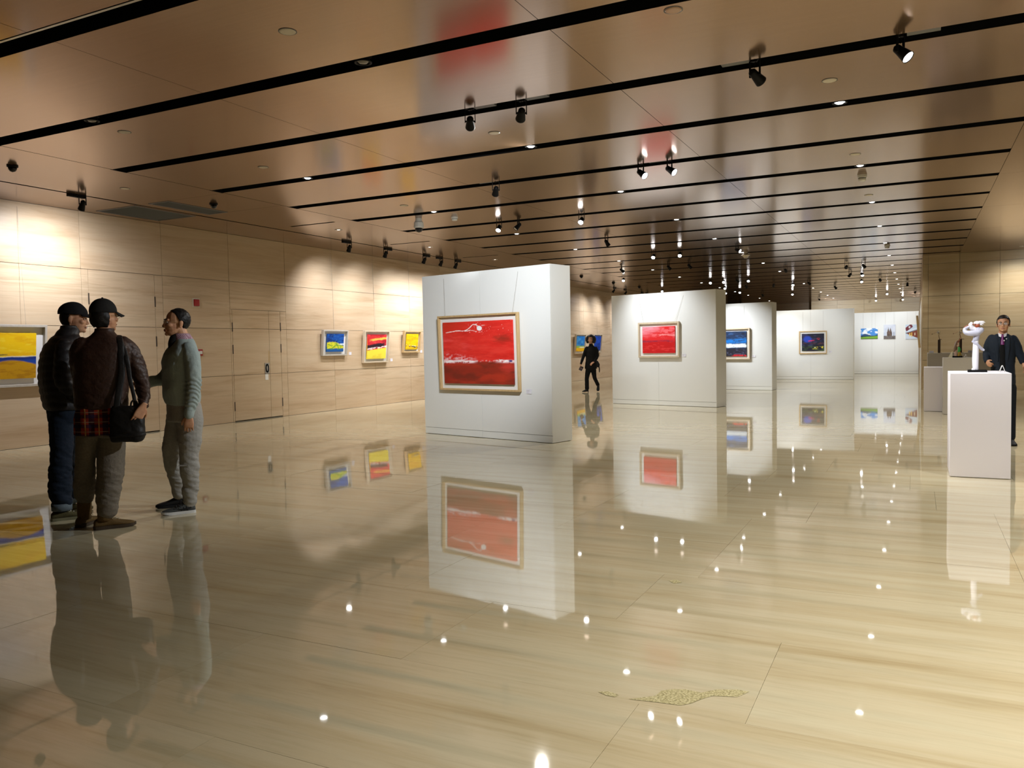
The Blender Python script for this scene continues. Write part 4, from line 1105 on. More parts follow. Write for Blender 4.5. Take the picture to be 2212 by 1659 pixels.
def face_parts(parent, H, lash=True):
    for s_ in (-1, 1):
        bm = B(); hball(bm, H, (s_ * .031, .0795, .003), (.0135, .0065, .0055), 12); e = obj('eye', bm, M['eye'], parent, True)
        bm = B(); hball(bm, H, (s_ * .031, .0845, .003), (.0055, .0024, .0050), 10); obj('iris', bm, M['iris'], e, True)
        bm = B(); htube(bm, H, [(s_ * .014, .094, .023, .003), (s_ * .032, .092, .029, .0042), (s_ * .050, .078, .025, .0025)], 8, 3); obj('eyebrow', bm, M['hair'], parent, True)
    bm = B(); htube(bm, H, [(-.022, .087, -.066, .0035), (0, .0965, -.065, .0055), (.022, .087, -.066, .0035)], 8, 3); obj('mouth', bm, M['lip'], parent, True)
def shell(name, parent, H, c, r, keep, m, thick=.010, seg=40, disp=None):
    bm = B(); bmesh.ops.create_uvsphere(bm, u_segments=seg, v_segments=seg * 2 // 3, radius=1, matrix=Matrix.Translation(Vector(c)) @ Matrix.Diagonal((*r, 1)))
    bmesh.ops.delete(bm, geom=[v for v in bm.verts if not keep(v.co)], context='VERTS')
    if disp:
        for v in bm.verts: v.co += (v.co - Vector(c)).normalized() * disp(v.co)
    bmesh.ops.recalc_face_normals(bm, faces=bm.faces)
    bmesh.ops.transform(bm, matrix=H, verts=bm.verts)
    o = obj(name, bm, m, parent, True)
    md = o.modifiers.new('thick', 'SOLIDIFY'); md.thickness = thick; md.offset = -1
    return o
def glasses(parent, H, m, r=.0235, half=False):
    bm = B()
    for s_ in (-1, 1):
        pts = [(s_ * .034 + r * 1.05 * math.cos(a), .098 - .010 * abs(math.cos(a) * s_ + 0) * (1 if math.cos(a) * s_ > 0 else 0), .002 + r * .82 * math.sin(a), .0014) for a in np.linspace(0, 2 * math.pi, 22)]
        htube(bm, H, pts, 6, 1)
        htube(bm, H, [(s_ * .058, .092, .006, .0014), (s_ * .076, .05, .006, .0014), (s_ * .080, -.002, .008, .0014)], 6, 2)
    htube(bm, H, [(-.011, .100, .004, .0013), (0, .104, .007, .0013), (.011, .100, .004, .0013)], 6, 2)
    g = obj('glasses', bm, m, parent, True)
    for s_ in (-1, 1):
        bm = B(); hball(bm, H, (s_ * .034, .0975, .002), (r, .0012, r * .8), 16); obj('spectacle_lens', bm, M['specglass'], g, True)
M['specglass'] = mat('spectacle_glass', (.9, .9, .9), .05)
M['specglass'].node_tree.nodes['Principled BSDF'].inputs['Alpha'].default_value = .10
M['wireframe'] = mat('gold_wire', (.5, .40, .24), .3, .9)
def shoe(parent, heel, dirv, upper, sole, L=.28, z0=0., k=1., shaft=0., lace=None, name='shoe', pitch=0., tongue=None):
    h, d = Vector((heel[0], heel[1], z0)), Vector((dirv[0], dirv[1], 0)).normalized(); s_ = Vector((-d.y, d.x, 0)); up = Vector((0, 0, 1))
    if pitch: d = (d * math.cos(pitch) + up * math.sin(pitch)).normalized(); up = s_.cross(d) * -1 if s_.cross(d).z < 0 else s_.cross(d)
    sec = [(0, .020, .055), (.05, .031, .075), (.16, .036, .088), (.28, .037, .098), (.40, .038, .088), (.55, .042, .068), (.70, .046, .054), (.85, .043, .045), (.95, .030, .036), (1.0, .010, .026)]
    sec = spline(sec, 2)
    bm = B(); rings = []
    for t, w, hh in sec:
        w *= k; hh *= k; ring = []
        for i in range(18):
            a = 2 * math.pi * i / 18; x, z = math.cos(a), math.sin(a)
            zz = .012 * k + (hh - .012 * k) * (.5 + .5 * z) if z > -1 else .012
            wx = w * math.copysign(abs(x) ** .75, x) * (1 - .35 * max(0, z) ** 2)
            ring.append(h + d * (t * L) + s_ * wx + up * zz)
        rings.append(ring)
    loft(bm, rings)
    u = finish(name, bm, .005 * k, upper, parent, 2)
    if shaft:
        pass
    bm = B(); top, bot = [], []
    for sgn in (1, -1):
        for t, w, hh in (sec if sgn > 0 else sec[::-1]):
            p = h + d * (t * L * 1.012 - .002) + s_ * sgn * (w * k + .0035); toe = .010 * max(0, t - .75) / .25
            bot.append(p + up * toe); top.append(p + up * (.024 * k + toe * .4))
    loft(bm, [bot, top]); so = obj('sole', bm, sole, u)
    if lace:
        bm = B()
        for i in range(4):
            t = .36 + i * .075; hh = .094 - i * .0105
            tube(bm, [(*(h + d * (t * L) - s_ * .022 * k + up * (hh - .010) * k), .0028), (*(h + d * (t * L + .004) + up * (hh + .004) * k), .0030), (*(h + d * (t * L) + s_ * .022 * k + up * (hh - .010) * k), .0028)], 6, 2)
        tube(bm, [(*(h + d * .35 * L + up * .10 * k), .0022), (*(h + d * .38 * L + s_ * .03 + up * .125 * k), .0022), (*(h + d * .42 * L + s_ * .045 + up * .085 * k), .0022), (*(h + d * .45 * L + s_ * .05 + up * .055 * k), .002)], 6, 3)
        tube(bm, [(*(h + d * .35 * L + up * .10 * k), .0022), (*(h + d * .41 * L - s_ * .03 + up * .120 * k), .0022), (*(h + d * .47 * L - s_ * .045 + up * .07 * k), .002)], 6, 3)
        obj('shoelace', bm, lace, u)
    return u
def trim_leg(bm, pts, n=22): tube(bm, pts, n, 5)
RZ = lambda r: math.atan2(r[1], r[0])

# ---------------------------------------------------------------- man in brown leather jacket and baseball cap, back to the viewer
P = thing('person', 'man in brown leather jacket, black baseball cap and plaid shirt tail, seen from behind', 'person', (-5.745, 4.221, 0), RZ((.5921, .8058)))
f_h, f_t = (.80, .60), (.30, .95)
H = head_matrix((.047, .03, 1.683), f_h, .02)
bm = B(); head(bm, H)
tube(bm, [(.040, .03, 1.64, .052), (.036, .015, 1.55, .056), (.03, .01, 1.47, .075)], 16, 2)
torso(bm, [(.86, 0, 0, .12, .08), (1.1, 0, 0, .13, .09), (1.35, .01, 0, .14, .09), (1.46, .02, 0, .12, .07), (1.5, .03, 0, .06, .05)], f_t)
RA = [(.20, .01, 1.455), (.292, .02, 1.16), (.290, -.20, .990)]; LA = [(-.145, .02, 1.45), (-.13, .12, 1.17), (-.02, .30, 1.12)]
for a in (RA, LA): tube(bm, [(*a[0], .034), (*a[1], .036), (*a[2], .026)], 12, 3)
hand(bm, (.288, -.245, .975), (-.45, -.10, -.88), (-.2, .95, .1), .35, 1, spread=.12)
hand(bm, (-.015, .31, 1.12), (.5, .85, -.1), (.3, -.2, -.9), .7, 1)
for a, k_, e in (((-.09, .02, .86), (-.130, .11, .50), (-.152, .215, .10)), ((.06, 0, .86), (.043, .0, .48), (.005, .0, .10))): tube(bm, [(*a, .06), (*k_, .040), (*e, .022)], 12, 3)
finish('body', bm, .0042, M['skin'], P, 3)
face_parts(P, H); glasses(P, H, M['wireframe'])
M['leather'] = fabric('brown_leather', lin(54, 35, 26), .5, .35, 22, .5, .35)
bm = B()
torso(bm, [(.962, .000, 0, .190, .128), (1.00, .0, 0, .196, .135), (1.10, .0, 0, .198, .138), (1.24, .006, 0, .200, .136), (1.36, .014, 0, .204, .132), (1.44, .022, 0, .196, .118), (1.495, .030, .005, .150, .095), (1.535, .036, .010, .095, .078), (1.572, .040, .016, .066, .064)], f_t)
tube(bm, [(.165, .008, 1.458, .072), (.235, .012, 1.36, .074), (.292, .01, 1.17, .060), (.302, -.09, 1.075, .053), (.290, -.225, .988, .043)], 18, 5)
tube(bm, [(-.115, .01, 1.455, .070), (-.150, .03, 1.36, .066), (-.138, .12, 1.17, .056), (-.08, .22, 1.13, .05), (-.025, .29, 1.12, .042)], 18, 5)
jk = finish('leather_jacket', bm, .0075, M['leather'], P, 5, lambda x, y, z: .008 * 2 * (fb(x * 14 + y * 8, z * 24 + x * 9, 4, 3) - .5) * (.4 + sm(.12, .24, np.abs(x - .02)) + .6 * sm(1.12, 1.0, z)))
bm = B(); torso(bm, [(.955, 0, 0, .191, .130), (.985, 0, 0, .193, .133)], f_t); obj('jacket_hem', bm, M['leather'], jk, True)
bm = B(); torso(bm, [(1.535, .037, .012, .084, .074), (1.56, .040, .016, .072, .068), (1.588, .042, .020, .068, .064)], f_t); obj('collar', bm, M['leather'], jk, True)
# plaid shirt tail
M['plaid'] = mat('plaid_flannel', rough=.9, spec=.2)
_t = NT(M['plaid'])
_sx = _t.n('ShaderNodeSeparateXYZ'); _t.l(_t.coords('Object'), _sx.inputs[0])
def _stripe(o_, per, w, ph=0.):
    a = _t.math('FRACT', _t.math('ADD', _t.math('DIVIDE', o_, per), ph)); return _t.math('LESS_THAN', a, w)
_c = _t.mix(_stripe(_sx.outputs[0], .095, .42), lin(150, 52, 30), lin(60, 22, 26))
_c = _t.mix(_t.math('MULTIPLY', _stripe(_sx.outputs[2], .075, .36, .1), .75), _c, lin(30, 26, 52))
_c = _t.mix(_t.math('MULTIPLY', _stripe(_sx.outputs[0], .095, .09, .30), .8), _c, lin(190, 150, 90))
_c = _t.mix(_t.math('MULTIPLY', _stripe(_sx.outputs[2], .075, .08, .55), .7), _c, lin(150, 130, 110))
_t.color(_c); _t.bump(_t.noise(_t.coords('Object'), 14, 3), .3, .02)
bm = B(); torso(bm, [(.752, -.008, 0, .196, .140), (.80, -.01, 0, .198, .142), (.88, -.006, 0, .194, .138), (.97, 0, 0, .182, .126)], f_t)
finish('plaid_shirt', bm, .0075, M['plaid'], P, 3, folds(.010, 16, 7, 9))
M['trouser_taupe'] = fabric('taupe_trousers', lin(110, 102, 90), .9, .3, 70, .4)
bm = B()
torso(bm, [(.74, -.01, 0, .175, .12), (.86, 0, 0, .165, .115), (.94, 0, 0, .16, .11)], f_t)
trim_leg(bm, [(-.098, .0, .82, .090), (-.122, .03, .66, .076), (-.135, .09, .50, .074), (-.147, .17, .33, .080), (-.150, .20, .245, .072)])
trim_leg(bm, [(.065, .0, .82, .100), (.055, .0, .64, .104), (.043, -.005, .47, .101), (.022, -.005, .30, .091), (.010, -.005, .155, .080)])
finish('trousers', bm, .0075, M['trouser_taupe'], P, 4, folds(.011, 10, 24, 15, (.12, .2), (.36, .55), .35))
M['suede'] = fabric('tan_suede', lin(98, 76, 42), .85, .3, 90, .3)
M['suede_sole'] = mat('dark_tan_sole', lin(60, 46, 28), .8)
b1 = shoe(P, (-.092, .0), (1, .10), M['suede'], M['suede_sole'], .305, lace=mat('pale_lace', lin(170, 160, 135), .8), name='boot', k=1.08)
b2 = shoe(P, (-.205, .155), (.50, .86), M['suede'], M['suede_sole'], .29, lace=mat('dark_lace', lin(70, 60, 46), .8), name='boot', k=1.05)
bm = B(); tube(bm, [(-.015, -.002, .07, .050), (-.012, -.002, .13, .052), (-.008, -.003, .19, .050)], 16, 2, caps=False); obj('boot_shaft', bm, M['suede'], b1, True)
bm = B(); tube(bm, [(-.158, .215, .06, .050), (-.155, .21, .16, .054), (-.150, .205, .27, .050)], 16, 2, caps=False); obj('boot_shaft', bm, M['suede'], b2, True)
# cap and hair
M['capblack'] = fabric('black_cotton_cap', (.010, .0095, .009), .85, .3, 120, .2)
def baseball_cap(parent, H, m, tip=.078):
    cp = shell('cap', parent, H, (0, -.012, .040), (.087, .108, .104), lambda v: v.z > .022 + .10 * max(0, v.y) * .2, m, .006)
    bm = B(); rings = []
    for j, t in enumerate((0, .33, .66, 1.)):
        row = []
        for i in range(15):
            a = R(-62 + 124 * i / 14); w = math.cos(a * .75)
            rad_x, rad_y = .085, .102
            row.append(H @ Vector((math.sin(a) * rad_x * (1 + .05 * t), -.012 + math.cos(a) * rad_y + t * tip * w, .040 - .030 * t - .022 * t * (abs(math.sin(a)) ** 2))))
        rings.append(row)
    vs = [[bm.verts.new(p) for p in r] for r in rings]
    for a, b in zip(vs, vs[1:]):
        for i in range(14): bm.faces.new((a[i], a[i + 1], b[i + 1], b[i]))
    o = obj('visor', bm, m, cp, True); md = o.modifiers.new('t', 'SOLIDIFY'); md.thickness = .005
    bm = B(); hball(bm, H, (0, -.012, .146), (.008, .008, .005), 10); obj('button', bm, m, cp, True)
    return cp
baseball_cap(P, H, M['capblack'])
shell('hair', P, H, (0, -.022, -.002), (.088, .096, .112), lambda v: v.y < -.012 and v.z < .06 and v.z > -.092, M['hair'], .016, disp=lambda v: .008 * (mnoise.noise(v * 40)))
# ---------------------------------------------------------------- his shoulder bag (hangs from the shoulder: a thing of its own)
M['bagblack'] = fabric('black_soft_leather', (.007, .0066, .006), .5, .4, 20, .4, .3)
bag = thing('shoulder_bag', 'large soft black bag hanging at the hip of the man in leather jacket', 'bag', (-5.745, 4.221, 0), RZ((.5921, .8058)))
fb_ = Vector((.22, .97, 0)).normalized(); lb_ = Vector((-fb_.y, fb_.x, 0))
bm = B()
loft(bm, [ellipse((.172, -.192, z), lb_, fb_, a, b, 28, 3.2) for z, a, b in spline([(.700, .098, .040), (.716, .120, .056), (.78, .127, .062), (.87, .125, .056), (.94, .118, .044), (.975, .108, .026), (.985, .10, .012)], 3)])
bd = finish('bag_body', bm, .007, M['bagblack'], bag, 3, folds(.009, 12, 14, 23))
bm = B(); loft(bm, [ellipse((.172, -.194, z), lb_, fb_, a, b, 28, 3.2) for z, a, b in ((.742, .128, .064), (.748, .130, .066), (.760, .129, .066), (.766, .127, .064))]); obj('base_seam', bm, M['bagblack'], bd, True)
bm = B(); tube(bm, [(.135, .07, 1.515, .024, .004), (.138, .02, 1.532, .024, .004), (.142, -.075, 1.510, .024, .004), (.148, -.135, 1.42, .024, .004), (.150, -.162, 1.25, .024, .004), (.120, -.185, 1.08, .024, .004), (.100, -.195, .965, .022, .004)], 10, 4, flat=(1, 0, 0)); obj('strap', bm, M['bagblack'], bag, True)
bm = B(); tube(bm, [(.142, -.075, 1.510, .018, .004), (.185, -.150, 1.36, .018, .004), (.205, -.178, 1.18, .016, .004), (.225, -.19, 1.06, .014, .004), (.235, -.195, .965, .014, .004)], 10, 4, flat=(1, 0, 0)); obj('strap', bm, M['bagblack'], bag, True)
bm = B(); tube(bm, [(.20, -.21, .965, .007), (.205, -.215, 1.005, .007), (.225, -.217, 1.025, .007), (.245, -.215, 1.005, .007), (.25, -.21, .965, .007)], 10, 4); obj('handle', bm, M['bagblack'], bag, True)

# ---------------------------------------------------------------- smiling man in black quilted jacket, jeans and flat cap
P = thing('person', 'smiling man in black quilted jacket, jeans and black flat cap, turned right', 'person', (-6.457, 4.337, 0), RZ((.5576, .8301)))
f_h, f_t = (.97, -.12), (.95, .30)
H = head_matrix((.150, .03, 1.688), f_h, -.06)
bm = B(); head(bm, H)
tube(bm, [(.130, .03, 1.64, .053), (.112, .03, 1.57, .056), (.085, .02, 1.49, .075)], 16, 2)
torso(bm, [(.86, .04, 0, .12, .075), (1.1, .03, 0, .13, .08), (1.35, .04, 0, .14, .08), (1.46, .06, 0, .12, .06), (1.52, .09, 0, .06, .05)], f_t)
RA = [(.07, -.18, 1.44), (.045, -.215, 1.17), (.17, -.16, 1.00)]; LA = [(.05, .19, 1.44), (.10, .24, 1.16), (.30, .22, 1.12)]
for a in (RA, LA): tube(bm, [(*a[0], .034), (*a[1], .034), (*a[2], .026)], 12, 3)
hand(bm, (.175, -.158, .995), (.7, .2, -.65), (.2, .9, .1), .6, 1)
hand(bm, (.305, .22, 1.12), (.95, -.1, -.1), (0, -.5, -.8), .5, 1)
for a, k_, e in (((.02, -.07, .86), (.005, -.08, .50), (-.005, -.06, .12)), ((.06, .10, .86), (.045, .15, .50), (.055, .27, .12))): tube(bm, [(*a, .06), (*k_, .045), (*e, .032)], 12, 3)
finish('body', bm, .0045, M['skin'], P, 3)
face_parts(P, H)
bm = B(); htube(bm, H, [(-.014, .094, -.066, .004), (0, .0985, -.0665, .0055), (.014, .094, -.066, .004)], 8, 3); obj('teeth', bm, M['offwhite'], P, True)
M['quilt'] = fabric('black_quilted_nylon', (.013, .012, .013), .5, .3, 30, .3, .4)
bm = B()
torso(bm, [(.925, .03, 0, .185, .118), (.96, .03, 0, .195, .126), (1.04, .028, 0, .200, .138), (1.19, .022, 0, .205, .148), (1.34, .033, 0, .208, .144), (1.44, .048, 0, .196, .132), (1.51, .072, .005, .150, .108), (1.56, .092, .012, .100, .084), (1.605, .108, .018, .074, .070), (1.63, .114, .02, .068, .064)], f_t)
tube(bm, [(.068, -.150, 1.445, .070), (.062, -.195, 1.34, .074), (.047, -.215, 1.18, .066), (.11, -.19, 1.07, .055), (.170, -.16, 1.005, .045)], 18, 5)
tube(bm, [(.060, .150, 1.445, .070), (.065, .20, 1.34, .070), (.10, .235, 1.18, .060), (.20, .23, 1.14, .052), (.295, .22, 1.12, .044)], 18, 5)
finish('quilted_jacket', bm, .0075, M['quilt'], P, 4, lambda x, y, z: .006 * np.abs(np.sin((z + .006 * np.sin(x * 30)) * math.pi / .062)) + .005 * (fb(x * 20 + y * 14, z * 16, 31, 3) - .5))
M['denim'] = fabric('dark_denim', lin(19, 29, 42), .85, .35, 110, .35)
M['denim_cuff'] = fabric('denim_turn_up', lin(96, 106, 112), .9, .3, 110, .3)
bm = B()
torso(bm, [(.82, .035, .01, .165, .105), (.90, .035, 0, .168, .112), (.98, .03, 0, .16, .105)], f_t)
trim_leg(bm, [(.022, -.06, .84, .100), (.016, -.075, .66, .090), (.006, -.08, .50, .084), (-.008, -.07, .32, .090), (-.004, -.06, .14, .078)])
trim_leg(bm, [(.060, .09, .84, .098), (.050, .13, .66, .086), (.042, .16, .50, .080), (.048, .22, .32, .078), (.055, .27, .14, .070)])
finish('jeans', bm, .0075, M['denim'], P, 4, folds(.010, 9, 22, 41, (.05, .12), (.5, .8), .4))
for c, r_ in (((-.004, -.06), .080), ((.055, .27), .072)):
    bm = B(); tube(bm, [(c[0], c[1], .145, r_), (c[0], c[1], .085, r_ - .002)], 22, 1, caps=False); o = obj('turn_up', bm, M['denim_cuff'], P, True); md = o.modifiers.new('t', 'SOLIDIFY'); md.thickness = .006
M['khaki'] = fabric('olive_canvas', lin(78, 72, 44), .85, .3, 90, .3); M['khaki_sole'] = mat('cream_rubber', lin(112, 108, 80), .7)
shoe(P, (-.088, -.065), (1, .08), M['khaki'], M['khaki_sole'], .285, lace=mat('light_lace', lin(190, 186, 170), .8))
shoe(P, (-.03, .235), (.93, .37), M['khaki'], M['khaki_sole'], .285)
M['wool'] = fabric('black_wool_cap', (.009, .009, .010), .95, .3, 120, .25)
cp = shell('cap', P, H, (0, -.008, .048), (.096, .120, .098), lambda v: v.z > .030 - .25 * max(0, v.y) * 0, M['wool'], .008, disp=lambda v: -.010 * sm(.02, .10, v.y))
bm = B(); rings = []
for t_ in (0, .5, 1.):
    rings.append([H @ Vector((math.sin(R(-60 + 120 * i / 12)) * .084, -.008 + math.cos(R(-60 + 120 * i / 12)) * .108 + t_ * .046 * math.cos(R(-60 + 120 * i / 12)), .050 - .026 * t_)) for i in range(13)])
vs = [[bm.verts.new(p) for p in r] for r in rings]
for a, b in zip(vs, vs[1:]):
    for i in range(12): bm.faces.new((a[i], a[i + 1], b[i + 1], b[i]))
o = obj('visor', bm, M['wool'], cp, True); md = o.modifiers.new('t', 'SOLIDIFY'); md.thickness = .010
shell('hair', P, H, (0, -.018, .010), (.080, .096, .098), lambda v: v.y < -.022 and v.z < .05 and v.z > -.062, M['hair'], .008)

# ---------------------------------------------------------------- man in grey-green sweater facing left
P = thing('person', 'man with glasses in grey-green sweater and grey trousers, facing left', 'person', (-5.694, 4.878, 0), RZ((.6506, .7594)))
f_h, f_t = (-.985, -.17), (-.97, -.24)
H = head_matrix((.036, .0, 1.640), f_h, .05)
bm = B(); head(bm, H)
tube(bm, [(.055, 0, 1.60, .053), (.075, .0, 1.53, .056), (.085, .0, 1.46, .072)], 16, 2)
torso(bm, [(.86, .07, 0, .12, .08), (1.1, .055, 0, .13, .09), (1.33, .055, 0, .14, .085), (1.42, .075, 0, .12, .06), (1.48, .085, 0, .06, .05)], f_t)
LA = [(.120, -.150, 1.39), (.155, -.214, 1.13), (.108, -.205, .865)]; RA = [(.045, .175, 1.40), (-.085, .20, 1.165), (-.245, .075, 1.125)]
for a in (RA, LA): tube(bm, [(*a[0], .034), (*a[1], .034), (*a[2], .025)], 12, 3)
hand(bm, (.107, -.206, .855), (-.06, -.02, -1), (.15, .98, 0), .75, -1, spread=.08)
hand(bm, (-.25, .070, 1.125), (-.9, -.4, -.05), (.2, .5, -.8), .5, 1)
for a, k_, e in (((.115, -.06, .86), (.10, -.05, .50), (.088, -.0, .12)), ((.03, .09, .86), (-.04, .13, .54), (.005, .30, .13))): tube(bm, [(*a, .06), (*k_, .045), (*e, .030)], 12, 3)
finish('body', bm, .0042, M['skin'], P, 3)
face_parts(P, H); glasses(P, H, M['wireframe'], .022)
M['sweater'] = fabric('grey_green_wool', lin(156, 168, 164), .92, .18, 120, .35, .2)
bm = B()
torso(bm, [(.945, .065, 0, .172, .128), (.965, .062, 0, .180, .136), (1.05, .057, 0, .186, .146), (1.19, .050, 0, .190, .142), (1.33, .056, 0, .195, .138), (1.41, .072, 0, .186, .118), (1.455, .084, 0, .150, .096), (1.488, .090, 0, .105, .082), (1.505, .090, 0, .082, .074)], f_t)
tube(bm, [(.125, -.135, 1.412, .066), (.146, -.185, 1.33, .070), (.158, -.214, 1.15, .058), (.140, -.214, 1.02, .054), (.112, -.206, .90, .046), (.107, -.205, .868, .040)], 18, 6)
tube(bm, [(.060, .135, 1.412, .064), (.010, .185, 1.31, .066), (-.078, .20, 1.172, .056), (-.16, .14, 1.145, .050), (-.235, .082, 1.127, .040)], 18, 6)
sw = finish('sweater', bm, .0065, M['sweater'], P, 4, lambda x, y, z: .0055 * sm(.055, .10, x) * np.sin(z * 165 + 5 * np.sin(x * 22 + y * 16) + 3 * vn(x * 20, z * 20, 3)) * sm(.88, .94, z) * sm(1.22, 1.10, z) * sm(-.12, -.17, y) + .009 * 2 * (fb(x * 12 + y * 8 + z * 7, z * 9 - x * 8, 51, 3) - .5) * sm(1.46, 1.36, z))
bm = B(); tube(bm, [(.112, -.206, .905, .044), (.107, -.205, .862, .040)], 18, 1); obj('cuff', bm, M['sweater'], sw, True)
bm = B(); torso(bm, [(.938, .066, 0, .170, .126), (.968, .063, 0, .176, .132)], f_t); obj('hem_band', bm, M['sweater'], sw, True)
bm = B(); tube(bm, [(-.035, -.118, 1.335, .0025), (-.01, -.152, 1.325, .0025), (.012, -.172, 1.32, .0025)], 6, 2); obj('chest_mark', bm, mat('dark_thread', (.03, .035, .04), .8), sw, True)
# shirt collar in fine pink check with dark undershirt at the throat
M['check'] = mat('pink_check_cotton', rough=.8); _t = NT(M['check'])
_ck = _t.n('ShaderNodeTexChecker'); _ck.inputs['Scale'].default_value = 170; _ck.inputs['Color1'].default_value = c4(lin(206, 176, 186)); _ck.inputs['Color2'].default_value = c4(lin(120, 70, 92))
_t.l(_t.coords('Object'), _ck.inputs['Vector']); _t.color(_ck.outputs[0])
fv = Vector((f_t[0], f_t[1], 0)).normalized(); lv = Vector((-fv.y, fv.x, 0))
bm = B(); rows = []
for t_ in (0, .5, 1):
    row = []
    for i in range(23):
        a = R(28 + 304 * i / 22); drop = .055 * max(0, (abs(a - math.pi) - 1.5)) 
        row.append(Vector((.082 - .010 * t_, 0, 1.498 + .052 * t_ - drop * (1 - t_))) + fv * (math.cos(a) * (.088 - .020 * t_)) + lv * (math.sin(a) * (.092 - .026 * t_)))
    rows.append(row)
vs = [[bm.verts.new(p) for p in r] for r in rows]
for a, b in zip(vs, vs[1:]):
    for i in range(22): bm.faces.new((a[i], a[i + 1], b[i + 1], b[i]))
o = obj('shirt_collar', bm, M['check'], P, True); md = o.modifiers.new('t', 'SOLIDIFY'); md.thickness = .005
bm = B(); tube(bm, [(.040, -.012, 1.535, .040), (.020, -.016, 1.50, .046), (.000, -.020, 1.45, .040), (-.020, -.025, 1.41, .018)], 14, 3); obj('undershirt', bm, M['capblack'], P, True)
M['greytrouser'] = fabric('grey_cotton_trousers', lin(150, 147, 140), .85, .2, 90, .3)
bm = B()
torso(bm, [(.80, .075, 0, .170, .135), (.88, .075, 0, .172, .138), (.97, .066, 0, .165, .128)], f_t)
trim_leg(bm, [(.118, -.055, .83, .108), (.112, -.055, .66, .096), (.098, -.045, .48, .086), (.100, -.025, .30, .072), (.094, -.005, .13, .062), (.088, 0, .085, .054)])
trim_leg(bm, [(.030, .085, .83, .105), (-.010, .105, .66, .088), (-.042, .135, .54, .080), (-.022, .22, .34, .068), (.004, .30, .17, .060), (.008, .31, .12, .054)])
tr_ = finish('trousers', bm, .0065, M['greytrouser'], P, 4, folds(.010, 8, 20, 61, (.05, .1), (.4, .95), .4))
bm = B(); add_box(bm, .02, .10, -.102, -.094, .44, .452); obj('pocket_flap', bm, M['greytrouser'], tr_, loc=(.02, 0, -.02), rot=(0, 0, R(-15)))
M['mesh_grey'] = fabric('grey_trainer_mesh', lin(74, 76, 74), .8, .3, 120, .2); M['white_sole'] = mat('white_rubber', (.7, .69, .66), .5); M['black_shoe'] = fabric('black_trainer', (.012, .012, .012), .6, .3, 80, .2)
s1 = shoe(P, (.134, -.005), (-1, -.07), M['mesh_grey'], M['white_sole'], .275, lace=M['capblack'])
bm = B()
for i in range(4):
    x = .075 - i * .026
    tube(bm, [(x, -.050, .030, .006, .003), (x - .012, -.047, .055, .006, .003), (x - .020, -.036, .078, .005, .003)], 8, 2, flat=(1, 0, 0))
tube(bm, [(.10, -.046, .050, .006, .003), (.03, -.052, .040, .006, .003), (-.04, -.054, .048, .005, .003)], 8, 3, flat=(0, 0, 1))
obj('side_stripes', bm, M['black_shoe'], s1, True)
shoe(P, (.075, .335), (-1, .02), M['black_shoe'], M['capblack'], .265)
def hairline(v):
    y = v.y
    zb = .067 + 1.15 * (y - .02) if y > .02 else (.014 + 1.9 * (y + .008) if y > -.008 else (.014 if y > -.044 else -.076))
    return v.z > zb and y < .078
shell('hair', P, H, (0, -.019, .030), (.0835, .099, .100), hairline, M['hair'], .016, 96, disp=lambda v: .003 * mnoise.noise(v * 60))

# ---------------------------------------------------------------- woman in black walking towards the viewer
P = thing('person', 'woman with dark bobbed hair all in black, walking between the display walls', 'person', (-8.779, 22.532, 0), RZ((.9318, .363)))
f_h, f_t = (-.22, -.97), (-.30, -.95)
H = head_matrix((.105, -.01, 1.565), f_h, .0, k=1.10)
bm = B(); head(bm, H, .92)
tube(bm, [(.105, .01, 1.50, .050), (.11, .01, 1.43, .050), (.115, .01, 1.36, .07)], 14, 2)
torso(bm, [(.72, .10, 0, .11, .07), (1.0, .105, 0, .11, .08), (1.25, .12, 0, .12, .08), (1.36, .12, 0, .08, .05)], f_t)
RA = [(-.035, 0, 1.31), (-.118, -.01, 1.06), (-.195, -.09, .84)]; LA = [(.272, 0, 1.30), (.290, -.02, 1.06), (.19, -.19, .905)]
for a in (RA, LA): tube(bm, [(*a[0], .030), (*a[1], .030), (*a[2], .022)], 10, 3)
hand(bm, (-.197, -.095, .835), (-.1, -.15, -.97), (.9, -.1, 0), .9, 1, .95)
hand(bm, (.185, -.195, .900), (-.75, -.4, -.5), (.1, .5, -.85), .6, -1, .95)
for a, k_, e in (((.03, .0, .72), (-.022, -.03, .43), (-.020, -.02, .11)), ((.17, .02, .72), (.205, .03, .44), (.305, .24, .18))): tube(bm, [(*a, .055), (*k_, .042), (*e, .028)], 10, 3)
finish('body', bm, .006, M['skin'], P, 3)
face_parts(P, H)
M['blackwool'] = fabric('black_knit', (.009, .009, .009), .95, .3, 60, .2, .15)
bm = B()
torso(bm, [(.70, .100, 0, .186, .120), (.80, .102, 0, .180, .122), (.95, .106, 0, .160, .112), (1.10, .112, 0, .162, .112), (1.24, .120, 0, .168, .108), (1.32, .122, 0, .150, .088), (1.365, .120, .0, .095, .070), (1.40, .114, .0, .062, .060), (1.445, .108, .0, .056, .056)], f_t)
tube(bm, [(-.010, 0, 1.315, .056), (-.055, 0, 1.23, .056), (-.118, -.01, 1.06, .046), (-.160, -.05, .95, .042), (-.194, -.088, .85, .034)], 14, 4)
tube(bm, [(.248, 0, 1.305, .056), (.276, 0, 1.22, .056), (.292, -.02, 1.07, .048), (.25, -.10, .98, .042), (.195, -.185, .91, .034)], 14, 4)
finish('sweater', bm, .010, M['blackwool'], P, 4, folds(.006, 9, 18, 71))
bm = B()
torso(bm, [(.66, .095, 0, .150, .10), (.76, .100, 0, .150, .10)], f_t)
trim_leg(bm, [(.030, 0, .68, .090), (-.010, -.02, .52, .072), (-.024, -.03, .40, .062), (-.026, -.03, .25, .060), (-.024, -.025, .12, .066)], 16)
